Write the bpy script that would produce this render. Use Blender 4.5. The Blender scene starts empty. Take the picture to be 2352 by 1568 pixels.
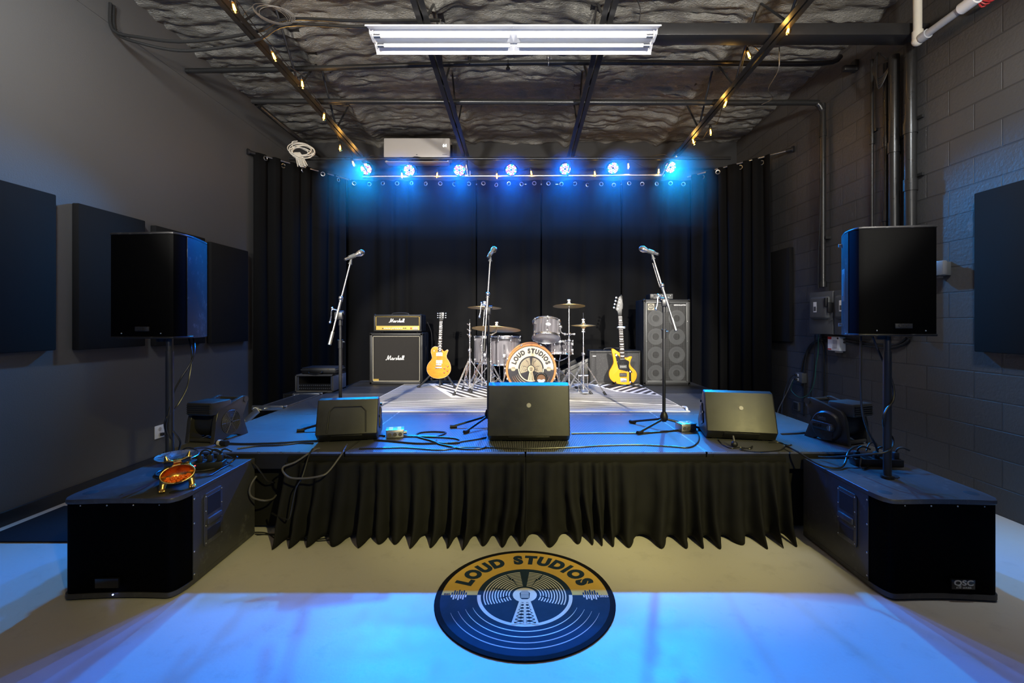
import bpy, bmesh, math, random
from mathutils import Vector, Matrix, noise
R = math.radians
PI = math.pi
sc = bpy.context.scene
COL = sc.collection
rnd = random.Random(7)

# ---------------------------------------------------------------- camera
F, VX, VY, EYE = 1045.0, 1200.0, 740.0, 1.40      # focal length and vanishing point of the 2352x1568 frame, eye height
cd = bpy.data.cameras.new('camera')
cam = bpy.data.objects.new('camera', cd)
COL.objects.link(cam)
cam.location = (0, 0, EYE)
cam.rotation_euler = (PI/2, 0, 0)
cd.sensor_width = 36.0
cd.lens = 36.0*F/2352
cd.shift_x = (1176-VX)/2352
cd.shift_y = (VY-784)/2352
cd.clip_start = 0.05
sc.camera = cam

# ---------------------------------------------------------------- world, exposure, large lights
w = bpy.data.worlds.new('world')
sc.world = w
w.use_nodes = True
w.node_tree.nodes['Background'].inputs[0].default_value = (0.5, 0.55, 0.6, 1)
w.node_tree.nodes['Background'].inputs[1].default_value = 0.02
sc.view_settings.view_transform = 'Standard'
sc.view_settings.look = 'None'
sc.view_settings.exposure = 0.0
sc.view_settings.gamma = 1.0
sc.view_settings.use_curve_mapping = False

def aim(o, target):
    d = Vector(target) - o.location
    o.rotation_euler = d.to_track_quat('-Z', 'Y').to_euler()

def spot(name, loc, target, power, color, deg, blend=0.5, radius=0.08, parent=None):
    l = bpy.data.lights.new(name, 'SPOT')
    l.energy = power; l.color = color; l.spot_size = R(deg); l.spot_blend = blend; l.shadow_soft_size = radius
    o = bpy.data.objects.new(name, l); COL.objects.link(o)
    o.location = loc; aim(o, target)
    if parent: o.parent = parent
    return o

def point(name, loc, power, color, radius=0.02, parent=None):
    l = bpy.data.lights.new(name, 'POINT')
    l.energy = power; l.color = color; l.shadow_soft_size = radius
    o = bpy.data.objects.new(name, l); COL.objects.link(o); o.location = loc
    if parent: o.parent = parent
    return o

def area(name, loc, target, power, color, sx, sy):
    l = bpy.data.lights.new(name, 'AREA')
    l.shape = 'RECTANGLE'; l.size = sx; l.size_y = sy; l.energy = power; l.color = color
    o = bpy.data.objects.new(name, l); COL.objects.link(o); o.location = loc; aim(o, target)
    return o

# white stage spots on a bar over the front of the room, cut off just above the floor monitors
for sx, tx, p in ((-1.6, -1.30, 3100), (-1.6, 0.05, 2400), (1.7, 0.25, 1500), (1.7, 1.50, 2500)):
    spot('stage_spot', (sx, -1.2, 3.62), (tx, 5.9, 1.12), p, (1.0, 0.94, 0.84), 21.5, 0.35, 0.06)
# the yellow wash from the front right
for tx, p in ((1.05, 900), (0.1, 700), (-1.3, 600), (-2.6, 170)): spot('wash_light', (2.1, -1.5, 3.6), (tx, 3.05, 0.45), p, (1.0, 0.88, 0.36), 23.5, 0.8, 0.07)
# ambient fill points added behind the camera, no fixture there
for x in (-1.9, 0.0, 1.9): point('room_fill', (x, -0.2, 3.2), 5, (1.0, 0.93, 0.84), 0.25)
# fill spots added behind the camera to brighten the ceiling
for x in (-1.6, 1.6): spot('ceiling_fill', (x, -1.6, 2.4), (x*0.6, 4.6, 4.3), 1450, (1.0, 0.95, 0.86), 75, 1.0, 0.15)
WALL_WASH = [((-2.3, 2.0, 3.8), (-3.57, 4.2, 2.9), 250), ((2.2, 1.9, 3.8), (3.46, 3.5, 1.5), 230)]  # spots added to lift the side walls, their fixtures unseen
for loc, tgt, p in WALL_WASH:
    spot('wall_fill', loc, tgt, p, (0.88, 0.95, 1.0), 100, 1.0, 0.15)

# ---------------------------------------------------------------- helpers
def at(px, py, Y):
    return Vector(((px-VX)*Y/F, Y, EYE-(py-VY)*Y/F))

def on(px, py, z):
    Y = (EYE-z)*F/(py-VY)
    return Vector(((px-VX)*Y/F, Y, z))

I4 = Matrix.Identity(4)
T = Matrix.Translation
def RX(a): return Matrix.Rotation(R(a), 4, 'X')
def RY(a): return Matrix.Rotation(R(a), 4, 'Y')
def RZ(a): return Matrix.Rotation(R(a), 4, 'Z')
FRONT = RX(90)             # (x, y, z) -> (x, -z, y): a drawing in x, y stands upright and grows towards the viewer

def nb(): return bmesh.new()

def box(bm, c, s, M=I4, bev=0.0, seg=2):
    vs = bmesh.ops.create_cube(bm, size=1)['verts']
    bmesh.ops.transform(bm, matrix=M @ T(c) @ Matrix.Diagonal((s[0], s[1], s[2], 1)), verts=vs)
    if bev:
        es = {e for v in vs for e in v.link_edges}
        bmesh.ops.bevel(bm, geom=list(es), offset=bev, segments=seg, affect='EDGES', profile=0.5)
    return bm

def align(p0, p1):
    d = Vector(p1)-Vector(p0)
    return T((Vector(p0)+Vector(p1))/2) @ d.to_track_quat('Z', 'Y').to_matrix().to_4x4(), d.length

def cyl(bm, p0, p1, r0, r1=None, n=14, caps=True):
    M, L = align(p0, p1)
    bmesh.ops.create_cone(bm, cap_ends=caps, segments=n, radius1=r0, radius2=r0 if r1 is None else r1, depth=L, matrix=M)
    return bm

def ball(bm, c, r, s=(1, 1, 1), M=I4, u=14, v=9):
    bmesh.ops.create_uvsphere(bm, u_segments=u, v_segments=v, radius=1,
                              matrix=M @ T(c) @ Matrix.Diagonal((r*s[0], r*s[1], r*s[2], 1)))
    return bm

def smooth_path(pts, k=6, closed=False):
    P = [Vector(p) for p in pts]; n = len(P); out = []
    if n < 3: return P
    for i in range(n if closed else n-1):
        if closed: a, b, c, d = P[(i-1) % n], P[i], P[(i+1) % n], P[(i+2) % n]
        else: a, b, c, d = P[max(i-1, 0)], P[i], P[i+1], P[min(i+2, n-1)]
        for j in range(k):
            t = j/k
            out.append(0.5*((2*b)+(c-a)*t+(2*a-5*b+4*c-d)*t*t+(3*b-a-3*c+d)*t**3))
    if not closed: out.append(P[-1])
    return out

def tube(bm, pts, r, n=8, k=6, closed=False, caps=True):
    P = smooth_path(pts, k, closed) if k else [Vector(p) for p in pts]
    N = len(P); rings = []; nrm = None
    for i, p in enumerate(P):
        if closed: t = P[(i+1) % N]-P[(i-1) % N]
        else: t = P[min(i+1, N-1)]-P[max(i-1, 0)]
        if t.length < 1e-9: t = Vector((0, 0, 1))
        t.normalize()
        if nrm is None:
            nrm = t.cross(Vector((0, 0, 1)))
            if nrm.length < 1e-3: nrm = t.cross(Vector((1, 0, 0)))
        nrm = (nrm - t*nrm.dot(t))
        if nrm.length < 1e-6: nrm = t.cross(Vector((0.3, 1, 0.2)))
        nrm.normalize(); b = t.cross(nrm)
        rr = r(i/(N-1)) if callable(r) else r
        rings.append([bm.verts.new(p+(nrm*math.cos(a)+b*math.sin(a))*rr) for a in [2*PI*j/n for j in range(n)]])
    for i in range(N if closed else N-1):
        A, B = rings[i], rings[(i+1) % N]
        for j in range(n): bm.faces.new((A[j], A[(j+1) % n], B[(j+1) % n], B[j]))
    if caps and not closed:
        bm.faces.new(rings[0][::-1]); bm.faces.new(rings[-1])
    return bm

def lathe(bm, prof, M=I4, n=32, sx=1.0, sy=1.0):
    rings = []
    for r, z in prof:
        if r < 1e-6: rings.append([bm.verts.new(M @ Vector((0, 0, z)))])
        else: rings.append([bm.verts.new(M @ Vector((r*sx*math.cos(2*PI*j/n), r*sy*math.sin(2*PI*j/n), z))) for j in range(n)])
    for A, B in zip(rings, rings[1:]):
        for j in range(n):
            k = (j+1) % n
            if len(A) == 1 and len(B) == 1: continue
            if len(A) == 1: bm.faces.new((A[0], B[k], B[j]))
            elif len(B) == 1: bm.faces.new((A[j], A[k], B[0]))
            else: bm.faces.new((A[j], A[k], B[k], B[j]))
    return bm

def prism(bm, pts, z0, z1, M=I4, bev=0.0, seg=2):
    a = [bm.verts.new(M @ Vector((x, y, z0))) for x, y in pts]
    b = [bm.verts.new(M @ Vector((x, y, z1))) for x, y in pts]
    n = len(pts)
    fa, fb = bm.faces.new(a[::-1]), bm.faces.new(b)
    for i in range(n): bm.faces.new((a[i], a[(i+1) % n], b[(i+1) % n], b[i]))
    if bev:
        es = list(set(list(fa.edges)+list(fb.edges)))
        bmesh.ops.bevel(bm, geom=es, offset=bev, segments=seg, affect='EDGES', profile=0.5)
    return bm

def torus(bm, Rr, r, M=I4, n=32, m=8, sx=1.0, sy=1.0):
    pts = [M @ Vector((Rr*sx*math.cos(2*PI*i/n), Rr*sy*math.sin(2*PI*i/n), 0)) for i in range(n)]
    return tube(bm, pts, r, m, 0, True)

def quad(bm, *ps):
    return bm.faces.new([bm.verts.new(Vector(p)) for p in ps])

def poly(bm, pts, M=I4, z=0.0):
    return bm.faces.new([bm.verts.new(M @ Vector((p[0], p[1], z))) for p in pts])

def arcband(bm, r0, r1, a0, a1, M=I4, z=0.0, n=24):
    A = []; B = []
    for i in range(n+1):
        a = R(a0+(a1-a0)*i/n)
        A.append(bm.verts.new(M @ Vector((r0*math.cos(a), r0*math.sin(a), z))))
        B.append(bm.verts.new(M @ Vector((r1*math.cos(a), r1*math.sin(a), z))))
    for i in range(n): bm.faces.new((A[i], B[i], B[i+1], A[i+1]))

def mi(bm, k):                                      # gives the faces added since the last call material slot k
    for f in bm.faces:
        if not f.tag: f.material_index = k; f.tag = True

def words(bm, s, size, M, offset=0.0, shear=0.0, extrude=0.0008, align_x='CENTER', spacing=1.0):
    cu = bpy.data.curves.new('lettering', 'FONT')
    cu.body = s; cu.size = size; cu.offset = offset*size; cu.shear = shear; cu.extrude = extrude
    cu.align_x = align_x; cu.align_y = 'CENTER'; cu.space_character = spacing; cu.resolution_u = 4
    o = bpy.data.objects.new('lettering', cu)
    me = bpy.data.meshes.new_from_object(o)
    n0 = len(bm.verts)
    bm.from_mesh(me); bm.verts.ensure_lookup_table()
    bmesh.ops.transform(bm, matrix=M, verts=bm.verts[n0:])
    bpy.data.objects.remove(o); bpy.data.curves.remove(cu); bpy.data.meshes.remove(me)
    return bm

def obj(name, bm, m, parent=None, smooth=38, normals=True, label=None):
    if normals: bmesh.ops.recalc_face_normals(bm, faces=bm.faces)
    me = bpy.data.meshes.new(name)
    bm.to_mesh(me); bm.free()
    for x in (m if isinstance(m, (list, tuple)) else [m]): me.materials.append(x)
    if smooth:
        me.shade_smooth(); me.set_sharp_from_angle(angle=R(smooth))
    o = bpy.data.objects.new(name, me); COL.objects.link(o)
    if parent: o.parent = parent
    if label: o['label'] = label
    return o

def tag(o, label, cat, group=None):
    o['label'] = label; o['category'] = cat
    if group: o['group'] = group
    return o

def thing(name, label, cat, loc=(0, 0, 0), rz=0.0, group=None, rot=None):
    o = bpy.data.objects.new(name, None); COL.objects.link(o)
    o.empty_display_size = 0.05
    o.location = loc; o.rotation_euler = rot if rot else (0, 0, R(rz))
    return tag(o, label, cat, group)

def struct(name, bm, m, smooth=0, normals=True):
    o = obj(name, bm, m, None, smooth, normals); o['kind'] = 'structure'; return o

def copy_thing(src, label=None, group=None):
    def rec(o, parent):
        c = o.copy(); COL.objects.link(c)
        if parent: c.parent = parent
        for ch in o.children: rec(ch, c)
        return c
    c = rec(src, None)
    if label: c['label'] = label
    if group: c['group'] = group
    return c

# ---------------------------------------------------------------- materials
def rgb(r, g, b):
    f = lambda c: (c/255/12.92) if c/255 <= 0.04045 else ((c/255+0.055)/1.055)**2.4
    return (f(r), f(g), f(b), 1)

class NT:
    def __init__(s, name):
        s.m = bpy.data.materials.new(name); s.m.use_nodes = True
        s.t = s.m.node_tree; s.b = s.t.nodes['Principled BSDF']
    def n(s, kind, **kw):
        x = s.t.nodes.new(kind)
        for k, v in kw.items():
            if k.startswith('i_'):
                key = k[2:].replace('_', ' ')
                x.inputs[int(key) if key.isdigit() else key].default_value = v
            else: setattr(x, k, v)
        return x
    def l(s, a, b): s.t.links.new(a, b)
    def math(s, op, a, b=None, c=None):
        x = s.n('ShaderNodeMath', operation=op)
        for i, v in enumerate((a, b, c)):
            if v is None: continue
            if isinstance(v, (int, float)): x.inputs[i].default_value = v
            else: s.l(v, x.inputs[i])
        return x.outputs[0]
    def coord(s, kind='Object'): return s.n('ShaderNodeTexCoord').outputs[kind]
    def xyz(s, v):
        x = s.n('ShaderNodeSeparateXYZ'); s.l(v, x.inputs[0]); return x.outputs
    def noise(s, v, scale, detail=4, rough=0.55):
        x = s.n('ShaderNodeTexNoise'); x.inputs['Scale'].default_value = scale
        x.inputs['Detail'].default_value = detail; x.inputs['Roughness'].default_value = rough
        s.l(v, x.inputs['Vector']); return x.outputs['Fac']
    def mix(s, fac, a, b):
        x = s.n('ShaderNodeMix', data_type='RGBA')
        if isinstance(fac, (int, float)): x.inputs[0].default_value = fac
        else: s.l(fac, x.inputs[0])
        for i, v in ((6, a), (7, b)):
            if isinstance(v, (tuple, list)): x.inputs[i].default_value = v
            else: s.l(v, x.inputs[i])
        return x.outputs[2]
    def ramp(s, fac, stops):
        x = s.n('ShaderNodeValToRGB'); e = x.color_ramp.elements
        while len(e) < len(stops): e.new(0.5)
        for el, (p, c) in zip(e, stops): el.position = p; el.color = c
        s.l(fac, x.inputs[0]); return x.outputs[0]
    def bump(s, h, strength=0.3, dist=0.01):
        x = s.n('ShaderNodeBump'); x.inputs['Strength'].default_value = strength; x.inputs['Distance'].default_value = dist
        s.l(h, x.inputs['Height']); s.l(x.outputs[0], s.b.inputs['Normal']); return x
    def set(s, **kw):
        for k, v in kw.items():
            key = {'col': 'Base Color', 'rough': 'Roughness', 'metal': 'Metallic', 'spec': 'Specular IOR Level',
                   'em': 'Emission Color', 'ems': 'Emission Strength', 'alpha': 'Alpha', 'coat': 'Coat Weight', 'tr': 'Transmission Weight'}[k]
            if isinstance(v, (int, float, tuple, list)): s.b.inputs[key].default_value = v
            else: s.l(v, s.b.inputs[key])
        return s

def plain(name, col, rough=0.5, metal=0.0, spec=0.5, nscale=30.0, var=0.12, bump=0.0, bscale=200.0, coat=0.0):
    t = NT(name); c = t.coord()
    f = t.noise(c, nscale, 3)
    lo = tuple(max(0, x*(1-var)) for x in col[:3])+(1,); hi = tuple(min(1, x*(1+var)) for x in col[:3])+(1,)
    t.set(col=t.mix(f, lo, hi), metal=metal, spec=spec, coat=coat)
    t.set(rough=t.math('MULTIPLY_ADD', f, 0.16, max(0.02, rough-0.08)))
    if bump: t.bump(t.noise(c, bscale, 2), bump, 0.002)
    return t.m

def emit(name, col, strength):
    t = NT(name); t.set(col=(0, 0, 0, 1), em=col, ems=strength); return t.m

M = {}
M['black'] = plain('black_plastic', (0.012, 0.012, 0.013, 1), 0.42, bump=0.1, bscale=500)
M['blower'] = plain('dark_grey_plastic', (0.030, 0.028, 0.025, 1), 0.36, spec=0.6, bump=0.1, bscale=500)
M['black_soft'] = plain('black_rubber', (0.010, 0.010, 0.011, 1), 0.6)
M['black_gloss'] = plain('black_lacquer', (0.008, 0.008, 0.009, 1), 0.22)
M['steel_black'] = plain('black_painted_steel', (0.018, 0.018, 0.019, 1), 0.38, spec=0.5)
M['pipe_black'] = plain('black_painted_pipe', (0.016, 0.016, 0.016, 1), 0.3)
M['chrome'] = plain('chrome', (0.82, 0.82, 0.84, 1), 0.27, 1.0, var=0.04)
M['alu'] = plain('brushed_aluminium', (0.55, 0.55, 0.55, 1), 0.35, 1.0, var=0.08)
M['silver_trim'] = plain('silver_edge_trim', (0.50, 0.50, 0.50, 1), 0.3, 0.9)
M['white'] = plain('white_enamel', (0.78, 0.78, 0.78, 1), 0.35, var=0.03)
M['reflector'] = plain('white_reflector_enamel', (0.90, 0.91, 0.93, 1), 0.35, var=0.03)
M['tube'] = plain('fluorescent_tube_glass', (0.86, 0.87, 0.86, 1), 0.2, var=0.02)
M['ac'] = plain('offwhite_plastic', (0.46, 0.435, 0.41, 1), 0.35, var=0.03)
M['grey_box'] = plain('grey_painted_steel', (0.085, 0.088, 0.088, 1), 0.38, var=0.1)
M['paper'] = plain('white_label', (0.7, 0.7, 0.68, 1), 0.6, var=0.05)
M['red'] = plain('red_print', (0.55, 0.03, 0.03, 1), 0.5)
M['gold'] = plain('gold_paint', (0.75, 0.47, 0.14, 1), 0.28, 1.0, var=0.1)
M['brass_panel'] = plain('gold_panel', (0.62, 0.43, 0.10, 1), 0.35, 0.6, var=0.05)
M['candy'] = plain('orange_candy', (0.9, 0.16, 0.015, 1), 0.35, var=0.15, nscale=60)
M['bowl_in'] = plain('bowl_inside', (0.30, 0.05, 0.015, 1), 0.45)
M['cream'] = plain('cream_print', (0.80, 0.66, 0.43, 1), 0.4, var=0.03)
M['ink'] = plain('dark_print', (0.022, 0.020, 0.026, 1), 0.4)
M['orange_line'] = plain('orange_print', (0.75, 0.33, 0.08, 1), 0.4)
M['copper'] = plain('copper_lacquer_hoop', (0.62, 0.27, 0.10, 1), 0.25, 0.3, coat=0.5)
M['cymbal'] = plain('bronze_cymbal', (0.74, 0.52, 0.22, 1), 0.46, 1.0, var=0.08, nscale=12)
M['head_clear'] = plain('drum_head_film', (0.42, 0.42, 0.46, 1), 0.25, var=0.04)
M['yellow'] = plain('yellow_lacquer', (0.76, 0.29, 0.004, 1), 0.5, spec=0.2, var=0.03, coat=0.0)
M['rosewood'] = plain('dark_fretboard', (0.035, 0.026, 0.022, 1), 0.75, spec=0.2)
M['maple_neck'] = plain('neck_wood', (0.45, 0.30, 0.17, 1), 0.35)
M['pearl'] = plain('pearl_inlay', (0.75, 0.74, 0.68, 1), 0.3, var=0.04)
M['amber_knob'] = plain('amber_knob', (0.22, 0.06, 0.01, 1), 0.3)
M['tolex'] = plain('black_tolex', (0.010, 0.010, 0.010, 1), 0.5, bump=0.5, bscale=350)
M['piping'] = plain('pale_piping', (0.45, 0.42, 0.33, 1), 0.5)
M['grillcloth'] = plain('dark_grille_cloth', (0.030, 0.028, 0.026, 1), 0.85, spec=0.15, bump=0.5, bscale=700)
M['cone'] = plain('speaker_cone', (0.13, 0.135, 0.14, 1), 0.55)
M['cone_dark'] = plain('speaker_dust_cap', (0.010, 0.010, 0.011, 1), 0.5)
M['wire_grille'] = plain('grey_wire', (0.13, 0.13, 0.128, 1), 0.5, 0.4)
M['panel_fabric'] = plain('acoustic_fabric', (0.009, 0.0088, 0.0092, 1), 0.95, spec=0.15, var=0.2, nscale=6, bump=0.3, bscale=900)
M['curtain'] = plain('black_curtain_cloth', (0.0055, 0.0055, 0.0057, 1), 0.9, spec=0.06, var=0.25, nscale=3, bump=0.25, bscale=800)
M['skirt'] = plain('black_skirt_cloth', (0.0085, 0.0085, 0.0085, 1), 0.85, spec=0.2, var=0.25, nscale=5, bump=0.25, bscale=700)
M['runner'] = plain('dark_carpet', (0.02, 0.022, 0.03, 1), 0.95, spec=0.1, var=0.4, nscale=90, bump=0.8, bscale=500)
M['cable'] = plain('black_cable', (0.015, 0.015, 0.016, 1), 0.35)
M['cable_grey'] = plain('grey_cable', (0.085, 0.08, 0.075, 1), 0.4)
M['cable_pale'] = plain('offwhite_cable', (0.62, 0.58, 0.50, 1), 0.4)
M['cable_green'] = plain('green_cable', (0.02, 0.10, 0.07, 1), 0.4)
M['pvc'] = plain('pvc_pipe', (0.62, 0.60, 0.52, 1), 0.35, var=0.06)
M['pvc_grey'] = plain('grey_pvc_pipe', (0.42, 0.44, 0.47, 1), 0.3)
M['monitor_back'] = plain('worn_black_plastic', (0.025, 0.0245, 0.022, 1), 0.42, var=0.45, nscale=14, bump=0.15, bscale=300)
M['cab_paint'] = None
M['led_blue'] = emit('led_blue', (0.16, 0.24, 1.0, 1), 12)
M['led_red'] = emit('led_red', (1.0, 0.08, 0.36, 1), 4)
M['led_green'] = emit('led_green', (0.05, 1.0, 0.45, 1), 2.5)
M['led_white'] = emit('led_white', (0.90, 0.72, 1.0, 1), 9)
M['filament'] = emit('bulb_filament', (1.0, 0.50, 0.08, 1), 30)
M['indicator'] = emit('blue_indicator', (0.2, 0.3, 1.0, 1), 14)
M['indicator_red'] = emit('red_indicator', (1.0, 0.05, 0.05, 1), 6)
M['display'] = emit('white_digits', (0.9, 1.0, 0.95, 1), 2.5)

def mat_glass():
    t = NT('amber_bulb_glass'); nd = t.t.nodes
    tr = t.n('ShaderNodeBsdfTransparent'); tr.inputs[0].default_value = (1.0, 0.80, 0.48, 1)
    gl = t.n('ShaderNodeBsdfGlossy'); gl.inputs['Roughness'].default_value = 0.05
    fr = t.n('ShaderNodeLayerWeight'); fr.inputs[0].default_value = 0.25
    mx = t.n('ShaderNodeMixShader'); t.l(fr.outputs['Facing'], mx.inputs[0]); t.l(tr.outputs[0], mx.inputs[1]); t.l(gl.outputs[0], mx.inputs[2])
    t.l(mx.outputs[0], nd['Material Output'].inputs['Surface']); return t.m
M['glass'] = mat_glass()

def mat_floor():
    t = NT('sealed_concrete'); c = t.coord()
    a = t.noise(c, 0.9, 5); b = t.noise(c, 9, 6, 0.65); d = t.noise(c, 60, 3)
    col = t.mix(a, (0.50, 0.475, 0.43, 1), (0.60, 0.575, 0.53, 1))
    spots = t.ramp(b, [(0.0, (0.35, 0.33, 0.30, 1)), (0.30, (0.8, 0.8, 0.8, 1)), (0.45, (1, 1, 1, 1))])
    x = t.n('ShaderNodeMix', data_type='RGBA', blend_type='MULTIPLY'); x.inputs[0].default_value = 0.55
    t.l(col, x.inputs[6]); t.l(spots, x.inputs[7])
    t.set(col=x.outputs[2], rough=t.math('MULTIPLY_ADD', b, 0.25, 0.30))
    t.bump(t.math('ADD', d, t.math('MULTIPLY', b, 1.5)), 0.12, 0.004); return t.m
M['floor'] = mat_floor()

def mat_drywall():
    t = NT('charcoal_drywall'); c = t.coord()
    a = t.noise(c, 0.8, 3); b = t.noise(c, 95, 2)
    t.set(col=t.mix(a, (0.080, 0.078, 0.076, 1), (0.097, 0.094, 0.092, 1)), rough=0.5, spec=0.4)
    t.bump(b, 0.25, 0.003); return t.m
M['drywall'] = mat_drywall()
M['back_wall'] = plain('black_wall_paint', (0.016, 0.016, 0.017, 1), 0.6, var=0.2, nscale=3)

def mat_block():
    t = NT('painted_block'); c = t.xyz(t.coord())
    v = t.n('ShaderNodeCombineXYZ'); t.l(c[1], v.inputs[0]); t.l(c[2], v.inputs[1])
    br = t.n('ShaderNodeTexBrick', offset=0.5)
    for k, x in (('Scale', 1.0), ('Brick Width', 0.41), ('Row Height', 0.205), ('Mortar Size', 0.006), ('Mortar Smooth', 0.35)): br.inputs[k].default_value = x
    t.l(v.outputs[0], br.inputs['Vector'])
    br.inputs['Color1'].default_value = (0.050, 0.049, 0.049, 1); br.inputs['Color2'].default_value = (0.062, 0.060, 0.059, 1)
    br.inputs['Mortar'].default_value = (0.038, 0.037, 0.037, 1)
    n1 = t.noise(t.coord(), 45, 4); n2 = t.noise(t.coord(), 5, 5, 0.7)
    scr = t.ramp(n2, [(0.66, (0, 0, 0, 1)), (0.72, (1, 1, 1, 1))])
    t.set(col=t.mix(t.math('MULTIPLY', scr, 0.16), br.outputs['Color'], (0.25, 0.25, 0.25, 1)), rough=0.45, spec=0.5)
    h = t.math('ADD', t.math('MULTIPLY', br.outputs['Fac'], -1.3), t.math('ADD', t.math('MULTIPLY', n1, 0.45), t.math('MULTIPLY', n2, 0.5)))
    t.bump(h, 0.6, 0.010); return t.m
M['block'] = mat_block()

def mat_foam():
    t = NT('sprayed_foam'); c = t.coord()
    mp = t.n('ShaderNodeMapping'); mp.inputs['Scale'].default_value = (0.45, 1.0, 1.0); t.l(c, mp.inputs[0])
    a = t.noise(mp.outputs[0], 30, 6, 0.65); b = t.noise(mp.outputs[0], 110, 3)
    t.set(col=t.mix(a, (0.135, 0.132, 0.118, 1), (0.19, 0.186, 0.166, 1)), rough=0.30, spec=0.6)
    t.bump(t.math('ADD', a, t.math('MULTIPLY', b, 0.5)), 0.9, 0.022); return t.m
M['foam'] = mat_foam()

def mat_deck():
    t = NT('ribbed_stage_deck'); c = t.xyz(t.coord())
    s = t.math('SINE', t.math('MULTIPLY', c[0], 2*PI/0.0125))
    k = t.math('MULTIPLY_ADD', s, 0.5, 0.5)
    y = t.math('MULTIPLY_ADD', t.math('SINE', t.math('MULTIPLY', c[1], 2*PI/0.016)), 0.5, 0.5)
    pat = t.math('MULTIPLY', t.math('POWER', k, 2.0), t.math('MULTIPLY_ADD', y, 0.5, 0.5))
    n = t.noise(t.coord(), 5, 4)
    t.set(col=t.mix(pat, (0.026, 0.026, 0.027, 1), (0.36, 0.36, 0.365, 1)), rough=t.math('MULTIPLY_ADD', n, 0.2, 0.30), metal=0.25, spec=0.5)
    t.bump(pat, 0.35, 0.002); return t.m
M['deck'] = mat_deck()
M['deck_plain'] = plain('smooth_stage_deck', (0.035, 0.035, 0.036, 1), 0.42, var=0.3, nscale=6)

def mat_perf(name, pitch, lo, hi, rough=0.5):
    t = NT(name); c = t.xyz(t.coord()); u = t.math('ADD', c[0], c[1])
    f = 2*PI/pitch
    a = t.math('MULTIPLY', t.math('SINE', t.math('MULTIPLY', t.math('ADD', u, c[2]), f/1.414)), t.math('SINE', t.math('MULTIPLY', t.math('SUBTRACT', u, c[2]), f/1.414)))
    g = t.math('GREATER_THAN', t.math('ABSOLUTE', a), 0.35)
    t.set(col=t.mix(g, hi, lo), rough=rough, spec=t.math('MULTIPLY_ADD', g, -0.03, 0.04)); return t.m
M['perf'] = mat_perf('perforated_black_grille', 0.011, (0.0004, 0.0004, 0.0004, 1), (0.0016, 0.0016, 0.0018, 1), 0.6)

def mat_scuffed(name, base, scuff, amount=0.5):
    t = NT(name); c = t.coord()
    a = t.noise(c, 22, 6, 0.75); b = t.noise(c, 4, 3)
    s = t.ramp(t.math('MULTIPLY', a, t.math('MULTIPLY_ADD', b, 0.7, 0.65)), [(0.56, (0, 0, 0, 1)), (0.70, (1, 1, 1, 1))])
    t.set(col=t.mix(t.math('MULTIPLY', s, amount), base, scuff), rough=t.math('MULTIPLY_ADD', b, 0.2, 0.32), spec=0.5)
    t.bump(t.noise(c, 260, 2), 0.05, 0.002); return t.m
M['cab_paint'] = mat_scuffed('scuffed_black_paint', (0.014, 0.014, 0.015, 1), (0.14, 0.14, 0.14, 1), 0.5)

M['sub_paint'] = mat_scuffed('scuffed_black_texture_paint', (0.042, 0.042, 0.044, 1), (0.14, 0.14, 0.14, 1), 0.4)
M['sub_paint'].node_tree.nodes['Principled BSDF'].inputs['Specular IOR Level'].default_value = 0.5
M['cab_paint'].node_tree.nodes['Principled BSDF'].inputs['Specular IOR Level'].default_value = 0.18
def mat_grain(name, dark, light, axis, scale, rough=0.25, coat=0.6):
    t = NT(name); mp = t.n('ShaderNodeMapping'); mp.inputs['Scale'].default_value = axis; t.l(t.coord(), mp.inputs[0])
    a = t.noise(mp.outputs[0], scale, 5, 0.6)
    t.set(col=t.ramp(a, [(0.3, dark), (0.7, light)]), rough=rough, coat=coat); return t.m
M['shell'] = mat_grain('grey_striped_shell', (0.075, 0.070, 0.080, 1), (0.19, 0.182, 0.20, 1), (1, 1, 0.06), 45)
M['flame'] = mat_grain('amber_flame_maple', (0.46, 0.14, 0.003, 1), (0.68, 0.25, 0.006, 1), (0.25, 1, 1), 40, 0.5, 0.0)

def mat_sparkle():
    t = NT('sparkle_grille_cloth'); c = t.coord()
    v = t.n('ShaderNodeTexVoronoi', feature='F1'); v.inputs['Scale'].default_value = 110; t.l(c, v.inputs['Vector'])
    g = t.math('LESS_THAN', v.outputs['Distance'], 0.14)
    t.set(col=t.mix(g, (0.032, 0.032, 0.034, 1), (0.22, 0.22, 0.21, 1)), rough=0.7); return t.m
M['sparkle'] = mat_sparkle()
M['flame'].node_tree.nodes['Principled BSDF'].inputs['Specular IOR Level'].default_value = 0.2
M['rug_light'] = plain('rug_ivory', (0.86, 0.83, 0.78, 1), 0.9, spec=0.1, var=0.06, nscale=40, bump=0.3, bscale=400)
M['rug_dark'] = plain('rug_charcoal', (0.075, 0.070, 0.068, 1), 0.9, spec=0.1, var=0.2, nscale=40, bump=0.3, bscale=400)
M['mat_gold'] = plain('mat_gold_print', (0.66, 0.42, 0.10, 1), 0.8, spec=0.15, var=0.12, nscale=8)
M['mat_cream'] = plain('mat_pale_print', (0.68, 0.66, 0.62, 1), 0.8, spec=0.15, var=0.06)
M['mat_dark'] = plain('mat_navy_pile', (0.018, 0.038, 0.070, 1), 0.9, spec=0.15, var=0.3, nscale=14, bump=0.4, bscale=500)
M['mat_edge'] = plain('mat_bound_edge', (0.010, 0.010, 0.014, 1), 0.9, spec=0.1)
M['mat_rose'] = plain('mat_rose_print', (0.60, 0.47, 0.44, 1), 0.8, spec=0.15)
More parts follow.
